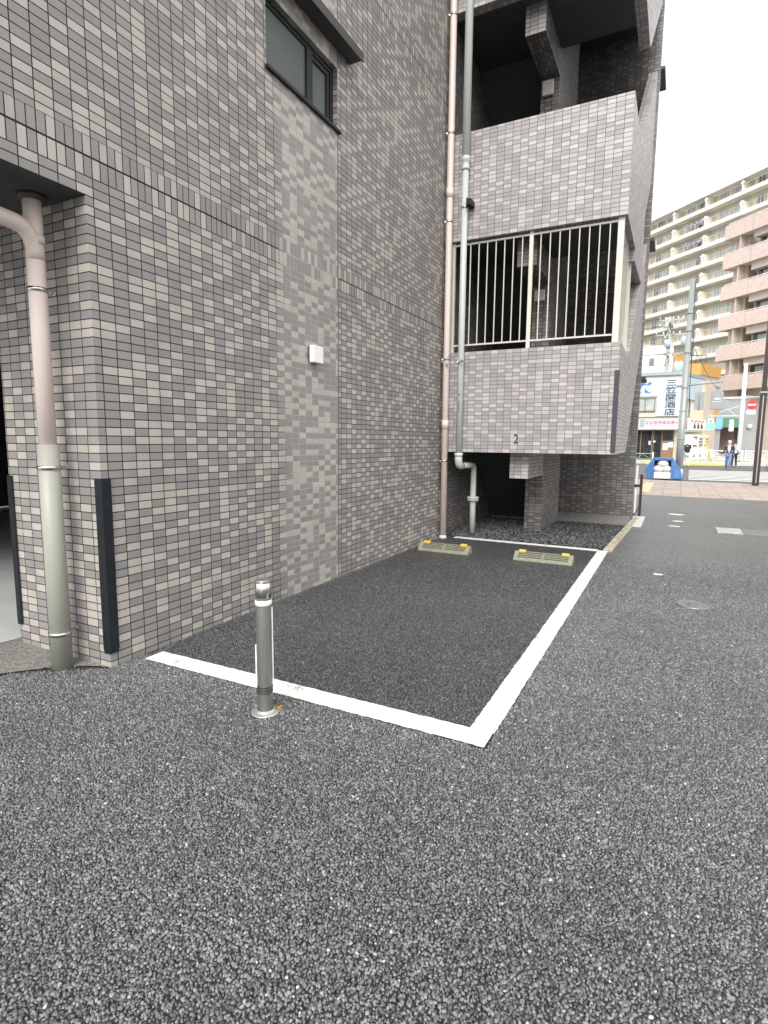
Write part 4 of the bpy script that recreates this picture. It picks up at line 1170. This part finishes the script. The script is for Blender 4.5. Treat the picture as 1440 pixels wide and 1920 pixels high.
tag(m.build('cable_guard','yellow_tube'),'slanting yellow cable guard beside the vending machines','cable guard')

# ---- steel pole with signal arm
A = thing('signal_pole','tall galvanised pole with a side arm, standing behind the blue cage','pole',(22.67,-3.1,0))
X0, Y0 = 22.67, -3.1
m = MB(); m.tube([(X0,Y0,-.02),(X0,Y0,2.55),(X0,Y0,2.56),(X0,Y0,7.45)],[.135,.128,.118,.085],20); body = m.build('shaft','galv',A)
for z in (1.5,2.55,3.45,4.75,5.55,6.2):
    m = MB(); m.lathe((X0,Y0,z),[(.10,0),(.145-z*.006,0),(.145-z*.006,.06),(.10,.06)],16); m.build('band','sig_grey',body)
m = MB(); m.lathe((X0,Y0,0),[(.136,0),(.145,0),(.145,.35),(.136,.36)],16); m.build('base_sleeve','galv_pale',body)
m = MB(); m.tube([(X0,Y0-.1,7.4),(X0,Y0-.16,5.2),(X0,Y0-.16,3.6),(X0+.02,Y0-.2,2.5)],.018,6); m.build('cable','wire',A)
m = MB(); m.tube([(X0,Y0+.28,3.53),(X0,Y0-1.25,3.66)],.04,10); arm = m.build('arm','sig_grey',A)
m = MB(); m.blob((X0,Y0-1.1,3.48),.09,2); m.tube([(X0,Y0-1.1,3.62),(X0,Y0-1.1,3.3)],.035,8); m.build('joint','sig_grey',arm)
m = MB()
pr = [(Y0-1.1+dy*.215, zz) for dy,zz in ((-1,2.68),(-.9,2.64),(.9,2.64),(1,2.68),(.92,3.22),(.6,3.36),(-.6,3.36),(-.92,3.22))]
for x,s in ((X0-.12,0),): 
    m.face([(X0-.10,a,b) for a,b in pr]); m.face([(X0+.12,a,b) for a,b in pr][::-1])
    for i in range(8):
        a,b = pr[i],pr[(i+1)%8]; m.face([(X0-.10,*a),(X0+.12,*a),(X0+.12,*b),(X0-.10,*b)])
hd = m.build('signal_back','sig_grey',A,bevel=.015)
m = MB(); m.box(X0-.115,X0-.10,Y0-1.20,Y0-1.0,2.99,3.05); m.box(X0-.112,X0-.10,Y0-1.25,Y0-.95,2.9,2.92); m.build('label_plate','white_wall',hd)
m = MB(); m.box(X0-.02,X0+.02,Y0-.68,Y0-.36,2.62,3.28); m.tube([(X0-.03,Y0-.52,3.6),(X0-.03,Y0-.52,2.6)],.015,6); m.build('hanging_plate','sig_grey',A)

# ---- dark lamp post
A = thing('lamp_post','dark brown square lamp post at the right edge of the pavement','lamp post',(19.8,-5.33,0))
m = MB(); m.prism([(19.70,-5.42),(19.9,-5.42),(19.9,-5.24),(19.70,-5.24)],0,3.0); m.prism([(19.73,-5.40),(19.87,-5.40),(19.87,-5.27),(19.73,-5.27)],3.0,7.2); m.build('shaft','brown_metal',A,bevel=.012)
m = MB(); m.box(19.695,19.70,-5.345,-5.315,.1,2.9); m.box(19.69,19.91,-5.43,-5.23,2.98,3.03); m.build('trim','galv',A)
m = MB(); m.tube([(19.8,-5.33,7.2),(19.8,-5.5,7.35),(19.8,-6.3,7.4)],.05,8); m.box(19.7,19.9,-6.9,-6.2,7.34,7.44); m.build('lamp_arm','brown_metal',A)

# ---- pale signal pole on the far side
A = thing('signal_pole','pale green-grey signal pole on the far pavement with lit green lights and signs','pole',(44,-6.85,0))
X0, Y0 = 43.9, -6.82
m = MB(); m.tube([(X0,Y0,.1),(X0,Y0,3.4),(X0,Y0,6.75)],[.15,.135,.115],16); m.build('shaft','galv_pale',A)
m = MB(); m.tube([(X0,Y0,3.25),(X0,Y0+2.0,3.25)],.035,8); m.tube([(X0,Y0,3.95),(X0,Y0+.9,3.7),(X0,Y0+1.7,3.3)],.02,6); m.tube([(X0,Y0,2.95),(X0,Y0+.9,3.75)],.02,6); m.tube([(X0,Y0-.1,4.6),(X0,Y0-2.2,4.35)],.02,6); m.tube([(X0,Y0+.5,4.45),(X0,Y0,4.5)],.02,6); m.build('arm','galv_pale',A)
m = MB(); m.box(X0-.15,X0+.1,Y0+1.65,Y0+2.0,2.75,3.10); h=m.build('signal_hood','galv_pale',A,bevel=.02)
m = MB(); m.box(X0-.14,X0+.1,Y0+1.6,Y0+2.05,2.35,2.75); m.build('green_light','green_light',A,bevel=.03)
m = MB(); m.box(X0-.17,X0-.15,Y0+1.72,Y0+1.92,2.8,2.98); m.build('visor','sig_grey',h)
m = MB(); m.box(X0-.05,X0,Y0+1.1,Y0+1.5,2.35,3.15); m.build('blue_plate','sign_blue',A)
m = MB(); m.box(X0-.15,X0+.1,Y0+.45,Y0+.7,2.75,3.0); m.prism([(X0-.15,Y0+.42),(X0+.1,Y0+.46),(X0+.1,Y0+.72),(X0-.15,Y0+.68)],2.2,2.75); m.build('signal_box','galv_pale',A,bevel=.02)
m = MB(); m.lathe((X0-.12,Y0-.52,3.98),[(0,0),(.30,0),(.30,.02),(0,.02)],28,axis=(-1,0,0)); sgn = m.build('no_entry_disc','sign_red',A)
m = MB(); m.box(X0-.152,X0-.142,Y0-.74,Y0-.30,3.92,4.04); m.build('bar','white_plastic',sgn)
m = MB(); m.box(X0-.13,X0-.12,Y0-.78,Y0-.26,3.35,3.62); pl=m.build('small_plate','white_plastic',A)
m = MB(); m.tube([(X0,Y0,3.98),(X0-.1,Y0-.52,3.98)],.02,6); m.tube([(X0,Y0,3.5),(X0-.1,Y0-.52,3.5)],.02,6); m.build('sign_bracket','galv_pale',A)

# ---- utility pole with transformers, and its wires
A = thing('utility_pole','concrete utility pole with crossarms and pale transformers above the shop roof','utility pole',(50,-1.85,0))
X0, Y0 = 50.0, -1.85
m = MB(); m.tube([(X0,Y0,0),(X0,Y0,11.4)],[.19,.13],14); m.build('shaft','concrete',A)
m = MB()
for z,w in ((11.1,1.0),(10.55,.95),(9.95,1.3),(8.45,.9)): m.box(X0-.1,X0-.02,Y0-w,Y0+w*.8,z,z+.09)
m.build('crossarm','galv',A)
m = MB()
for z,w in ((11.1,1.0),(10.55,.95),(9.95,1.3)):
    for s in (-.95,-.6,-.25,.3,.7): m.lathe((X0-.06,Y0+w*s,z+.09),[(.02,0),(.07,.04),(.03,.08),(.07,.12),(.03,.16),(.055,.2),(0,.23)],8)
m.build('insulator','white_plastic',A)
m = MB()
for i in range(30):
    a=random.uniform(0,6.28); z=random.uniform(7.3,10.9); r=random.uniform(.15,.42)
    m.tube([(X0-.15,Y0,z),(X0-.2,Y0+r*math.cos(a),z+.25*math.sin(a)),(X0-.15,Y0+r*1.2*math.cos(a+.5),z-.35)],.018,5)
m.build('looped_cable','wire',A)
def transf(dy, z, r, h):
    m = MB(); m.lathe((X0-.1,Y0+dy,z),[(0,0),(r,0),(r,h),(r*.8,h+.06),(0,h+.08)],16)
    for k in (-.5,.5): m.lathe((X0-.1,Y0+dy+k*r,z+h),[(.03,0),(.05,.1),(.02,.2),(0,.22)],8)
    m.build('transformer','transformer',A)
transf(-.85,6.9,.36,.85); transf(.05,9.05,.25,.5); transf(-1.2,9.15,.3,.55)
def wire(a, b, sag, label, r=.028):
    m = MB(); a, b = Vector(a), Vector(b)
    m.tube([a.lerp(b,k/16)-Vector((0,0,sag*4*(k/16)*(1-k/16))) for k in range(17)],r,5)
    return tag(m.build('overhead_wire','wire'),label,'overhead wire','overhead wires from the utility pole')
for i,(z,dy,l) in enumerate(((11.3,.5,'topmost overhead wire leaving the utility pole to the left'),(10.7,.5,'overhead wire just under the topmost one at the utility pole'),(10.1,.8,'overhead wire from the middle crossarm of the utility pole'),(9.3,.1,'overhead wire passing in front of the white building'),(8.55,.1,'lowest overhead wire leaving the utility pole to the left'))):
    wire((X0-.06,Y0+dy,z),(X0-14,Y0+16,z-1.5+.3*i),.7,l)
wire((22.67,-3.2,5.2),(43.9,-6.8,4.4),.9,'thin overhead wire between the two signal poles', .012)

# ---- blue cage of rubbish bags
A = thing('rubbish_cage','blue tarpaulin-covered collapsible cage for rubbish at the kerb','rubbish cage',(21.9,-2.6,.02))
m = MB()
m.box(21.62,21.68,-2.89,-2.19,.72,.78); fr_ = m.build('cage_frame','blue_tarp',A)
for (x,y) in ((21.65,-2.22),(21.65,-2.86),(22.3,-2.22),(22.3,-2.86)):
    m = MB(); m.box(x-.03,x+.03,y-.03,y+.03,.01,.718); m.build('frame_post','blue_tarp',fr_)
m = MB()
m.box(21.6,22.35,-2.9,-2.18,.78,.80)
def sheet(p):
    m.face(p); m.face([(q[0]+.015,q[1],q[2]-.01) for q in p][::-1])
sheet([(21.6,-2.2,.78),(21.75,-1.95,.38),(21.75,-2.0,.08),(21.6,-2.22,.04)])
sheet([(21.6,-2.2,.78),(22.35,-2.2,.78),(22.3,-1.92,.40),(21.75,-1.95,.38)])
sheet([(21.75,-1.95,.38),(22.3,-1.92,.40),(22.3,-1.98,.08),(21.75,-2.0,.08)])
sheet([(21.6,-2.88,.78),(21.62,-3.10,.42),(21.66,-3.22,.05),(21.6,-2.9,.03)])
sheet([(21.6,-2.88,.78),(22.35,-2.88,.78),(22.3,-3.15,.40),(21.62,-3.10,.42)])
sheet([(21.62,-3.10,.42),(22.3,-3.15,.40),(22.3,-3.25,.03),(21.66,-3.22,.05)])
m.face([(22.35,-2.2,.78),(22.35,-2.88,.78),(22.35,-2.88,.02),(22.35,-2.2,.02)])
m.build('tarpaulin','blue_tarp',A)
def bag(c, r, sq, label):
    m = MB(); random.seed(int(c[2]*100)); m.blob(c,r,3,.035,sq=sq); m.tube([(c[0]-.02,c[1],c[2]+r*sq[2]*.9),(c[0]-.03,c[1]+.02,c[2]+r*sq[2]+.06)],[.03,.012],8)
    for i in range(len(m.sm)): m.sm[i]=True
    tag(m.build('rubbish_bag','bag'),label,'rubbish bag','white rubbish bags in the blue cage')
bag((21.78,-2.55,.585),.21,(1,.95,.72),'topmost white rubbish bag in the blue cage')
bag((21.78,-2.40,.385),.2,(1,1,.7),'white rubbish bag at the left of the middle layer in the blue cage')
bag((21.78,-2.70,.385),.19,(1,.9,.7),'white rubbish bag at the right of the middle layer in the blue cage')
m = MB(); m.box(21.62,22.0,-2.83,-2.26,.03,.27); tag(m.build('foam_box','white_plastic',bevel=.015),'white box at the bottom of the blue cage under the bags','box')

# ---- shrub at the right edge
def leaf_mat():
    N = NT('leaf'); g = N.n('ShaderNodeNewGeometry')
    N.link(N.mix(g.outputs['Random Per Island'],(0.035,0.075,0.03),(0.14,0.20,0.07)), N.b.inputs['Base Color']); N.b.inputs['Roughness'].default_value=.55
    return N.m
MT['leaf'] = leaf_mat(); MT['bark'] = pm('bark',(0.12,0.08,0.05),.9,var=.3,scale=30)
def shrub(c, r, h, n, label):
    A = thing('shrub',label,'shrub',c)
    m = MB()
    for k in range(12):
        a=random.uniform(0,6.28); q=random.uniform(.3,.9)*r
        m.tube([(c[0],c[1],0),(c[0]+q*.5*math.cos(a),c[1]+q*.5*math.sin(a),h*.45),(c[0]+q*math.cos(a),c[1]+q*math.sin(a),h*random.uniform(.7,.98))],[.018,.012,.005],5)
    m.build('stem','bark',A)
    m = MB()
    for k in range(n):
        a=random.uniform(0,6.28); u=random.random()**.5; z=h*random.uniform(.08,1)
        rr=r*u*(1-.35*abs(z/h-.5)*2)*(1+.25*math.sin(a*5))
        p=Vector((c[0]+rr*math.cos(a),c[1]+rr*math.sin(a),z)); d=Vector((random.uniform(-1,1),random.uniform(-1,1),random.uniform(-.4,1))).normalized(); s=d.cross(Vector((random.uniform(-1,1),random.uniform(-1,1),.3))).normalized()
        L_=random.uniform(.05,.09); w=L_*.3
        m.face([p,p+d*L_*.5+s*w,p+d*L_,p+d*L_*.5-s*w])
    m.build('foliage','leaf',A)
shrub((19.4,-6.25,0),.62,1.35,2600,'green leafy shrub beside the dark lamp post')
shrub((18.3,-6.35,0),.45,.6,900,'low scrubby shrub in front of the lamp post bush')

# ================================================================== PEOPLE
MT['skin'] = pm('skin',(0.50,0.33,0.25),.55,var=.05)
MT['navy'] = pm('navy_jacket',(0.035,0.04,0.085),.8,var=.2)
MT['jeans'] = pm('blue_jeans',(0.13,0.22,0.42),.8,var=.15)
MT['shirt'] = pm('pale_shirt',(0.62,0.60,0.55),.8,var=.1)
MT['whitecloth'] = pm('white_cloth',(0.78,0.77,0.75),.8,var=.05)
MT['blackcloth'] = pm('black_cloth',(0.025,0.025,0.028),.8,var=.2)
MT['palecloth'] = pm('pale_trousers',(0.60,0.60,0.62),.8,var=.08)
MT['hair'] = pm('dark_hair',(0.03,0.025,0.022),.6,var=.2)
MT['shoe'] = pm('grey_shoe',(0.13,0.12,0.12),.6,var=.2)
MT['umbrella'] = pm('pale_umbrella',(0.52,0.60,0.63),.3,var=.05)
def skin(name, verts, edges, radii, mat, parent, xf, sub=2):
    me = bpy.data.meshes.new(name+'_s'); me.from_pydata([xf(v) for v in verts],edges,[])
    o = bpy.data.objects.new(name+'_s',me); COL.objects.link(o)
    sk = o.modifiers.new('s','SKIN'); sd = o.modifiers.new('d','SUBSURF'); sd.levels = sub; sd.render_levels = sub
    for i,r in enumerate(radii):
        r = r if isinstance(r,tuple) else (r,r)
        o.data.skin_vertices[0].data[i].radius = (r[0]*SC,r[1]*SC); o.data.skin_vertices[0].data[i].use_root = (i==0)
    dg = bpy.context.evaluated_depsgraph_get(); m2 = bpy.data.meshes.new_from_object(o.evaluated_get(dg)); bpy.data.objects.remove(o)
    m2.materials.clear(); m2.materials.append(MT[mat]); m2.polygons.foreach_set('use_smooth',[True]*len(m2.polygons))
    q = bpy.data.objects.new(name,m2); COL.objects.link(q)
    if parent is not None: q.parent = parent; q.matrix_parent_inverse = Matrix.Translation(-Vector(parent.location))
    return q
SC = 1.0
def person(loc, face, H, pose, cloth, label):
    """pose: joint positions for a 1.70 m figure facing +x'; y' to its left"""
    global SC
    SC = H/1.70
    ca, sa = math.cos(face), math.sin(face)
    xf = lambda v: (loc[0]+(v[0]*ca-v[1]*sa)*SC, loc[1]+(v[0]*sa+v[1]*ca)*SC, loc[2]+v[2]*SC)
    J = pose
    t = thing('person',label,'person',loc)
    names = ['pel','wai','che','nek','hd0','hd1','hipL','kneL','ankL','toeL','hipR','kneR','ankR','toeR','shL','elL','wrL','paL','shR','elR','wrR','paR']
    rad = dict(pel=.125,wai=.115,che=.135,nek=.055,hd0=.085,hd1=.078,hipL=.085,kneL=.058,ankL=.04,toeL=.035,hipR=.085,kneR=.058,ankR=.04,toeR=.035,shL=.055,elL=.04,wrL=.027,paL=.028,shR=.055,elR=.04,wrR=.027,paR=.028)
    E_ = [('pel','wai'),('wai','che'),('che','nek'),('nek','hd0'),('hd0','hd1')]
    for s in 'LR': E_ += [('pel','hip'+s),('hip'+s,'kne'+s),('kne'+s,'ank'+s),('ank'+s,'toe'+s),('che','sh'+s),('sh'+s,'el'+s),('el'+s,'wr'+s),('wr'+s,'pa'+s)]
    ix = {n:i for i,n in enumerate(names)}
    body = skin('body',[J[n] for n in names],[(ix[a],ix[b]) for a,b in E_],[rad[n] for n in names],'skin',t,xf)
    # fingers, ears, nose and eyes join the same body mesh
    m = MB()
    for s in 'LR':
        w, p = Vector(J['wr'+s]), Vector(J['pa'+s]); d=(p-w).normalized(); sd = Vector((1,0,0)) if abs(d.x)<.7 else Vector((0,0,1)); sd=(sd-d*sd.dot(d)).normalized()
        for k,l in enumerate((.062,.072,.068,.052)):
            b0 = p+sd*(.024-.016*k); m.tube([xf(b0),xf(b0+d*l*.5),xf(b0+d*l+Vector((.01,0,0)))],[.009*SC,.008*SC,.006*SC],6)
        m.tube([xf(w.lerp(p,.4)+sd*.022),xf(w.lerp(p,.9)+sd*.05),xf(p+sd*.05+d*.02)],[.011*SC,.009*SC,.007*SC],6)
    h = Vector(J['hd0']).lerp(Vector(J['hd1']),.45)
    m.blob(xf(h+Vector((.088,0,-.015))),.014*SC,1)
    for y in (-.083,.083): m.blob(xf(h+Vector((0,y,-.01))),.02*SC,1,sq=(1,.5,1.3))
    me = m.build('face',['skin'])
    bm = bmesh.new(); bm.from_mesh(body.data); bm.from_mesh(me.data); bm.to_mesh(body.data); bm.free(); bpy.data.objects.remove(me)
    m = MB()
    for y in (-.03,.03): m.blob(xf(h+Vector((.079,y,.012))),.009*SC,1)
    m.build('eyes','hair',t)
    def part(nm, ns, grow, mat, extra=None):
        vs = [J[n] for n in ns]; idx={n:i for i,n in enumerate(ns)}
        es = [(idx[a],idx[b]) for a,b in E_ if a in idx and b in idx]
        skin(nm,vs,es,[rad[n]*grow+.012 for n in ns],mat,t,xf)
    part('trousers',['pel','hipL','kneL','ankL','hipR','kneR','ankR'],1.12,cloth['legs'])
    part('jacket',['wai','pel','che','shL','elL','wrL','shR','elR','wrR'],1.13,cloth['top'])
    for s in 'LR': 
        a,b = J['ank'+s],J['toe'+s]
        m = MB(); m.tube([xf((a[0]-.05,a[1],a[2]-.03)),xf((a[0]+.02,a[1],a[2]-.03)),xf(b)],[.045*SC,.05*SC,.036*SC],8); m.build('shoe','shoe',t)
    top = Vector(J['hd1'])
    if cloth.get('cap'):
        m = MB(); c=xf(top+Vector((-.005,0,.015))); m.lathe((c[0],c[1],c[2]-.02*SC),[(.098*SC,0),(.1*SC,.03*SC),(.08*SC,.08*SC),(.04*SC,.10*SC),(0,.105*SC)],14)
        b=xf(top+Vector((.11,0,-.005))); m.blob(b,.065*SC,1,sq=(1,1.1,.15)); m.build('cap',cloth['cap'],t)
    else:
        m = MB(); m.blob(xf(top+Vector((-.018,0,.012))),.098*SC,2,sq=(1,.95,.95)); m.build('hair','hair',t)
    if cloth.get('inner'):
        m = MB(); c=J['che']; w=J['wai']; m.tube([xf((w[0]+.075,0,w[2]-.1)),xf((c[0]+.085,0,c[2]-.05)),xf((c[0]+.05,0,c[2]+.1))],[.075*SC,.085*SC,.05*SC],10); m.build('shirt',cloth['inner'],t)
    if cloth.get('mask'):
        m = MB(); m.blob(xf(h+Vector((.055,0,-.035))),.052*SC,1,sq=(.9,1.2,.9)); m.build('face_mask','whitecloth',t)
    if cloth.get('strap'):
        m = MB(); m.tube([xf((-.155,.13,1.36)),xf((-.17,0,1.2)),xf((-.15,-.16,1.0))],.013*SC,6); m.build('bag_strap','blackcloth',t)
    return t
def stance(step=.0, arm=.1, lean=.0):
    return dict(pel=(0,0,.93),wai=(0+lean*.3,0,1.08),che=(lean,0,1.29),nek=(lean*1.2,0,1.46),hd0=(lean*1.3+.01,0,1.54),hd1=(lean*1.3+.012,0,1.61),
        hipL=(0,.085,.88),kneL=(step*.5+.05,.09,.49),ankL=(step*.6,.09,.09),toeL=(step*.6+.15,.1,.035),
        hipR=(0,-.085,.88),kneR=(-step*.3+.06,-.09,.49),ankR=(-step*.8,-.09,.10),toeR=(-step*.8+.14,-.1,.035),
        shL=(lean,.175,1.40),elL=(lean-arm,.235,1.13),wrL=(lean+.02-arm*.3,.245,.90),paL=(lean+.04-arm*.3,.245,.83),
        shR=(lean,-.175,1.40),elR=(lean+arm*.6,-.235,1.13),wrR=(lean+arm*1.5,-.22,.92),paR=(lean+arm*1.7,-.215,.85))
person((32.9,-5.46,-.015),math.pi-.12,1.53,stance(.28,.12),dict(top='navy',legs='jeans',cap='whitecloth',inner='shirt',mask=True),'walker in a white cap, face mask, navy jacket and blue jeans crossing toward the camera')
person((37.0,-6.05,-.015),.15,1.50,stance(.2,.1),dict(top='whitecloth',legs='blackcloth',strap=True),'person in a white top and black trousers with a shoulder strap walking away')
J = stance(.18,.1,.03); J['elR']=(.16,-.24,1.22); J['wrR']=(.22,-.14,1.38); J['paR']=(.235,-.12,1.44)
person((34.2,-3.52,-.015),.25,1.50,J,dict(top='blackcloth',legs='palecloth'),'person in a black top and pale trousers walking away under a pale umbrella')
um = thing('umbrella','open pale translucent umbrella held over the person in black','umbrella',(34.35,-3.65,1.2))
ux, uy, uz = 34.38, -3.68, 1.78
m = MB(); seg=16
prof = [(0,.02),(.12,.0),(.25,-.05),(.36,-.13),(.44,-.24),(.47,-.31)]
ax = Vector((-.18,-.12,1)).normalized(); m.lathe((ux,uy,uz-.1),prof,seg,axis=tuple(ax)); m.lathe((ux,uy,uz-.106),prof,seg,axis=tuple(ax)); m.build('canopy','umbrella',um)
m = MB(); m.tube([Vector((ux,uy,uz-.06)),Vector((ux,uy,uz-.06))-ax*.75],.008,6); m.build('shaft','galv',um)
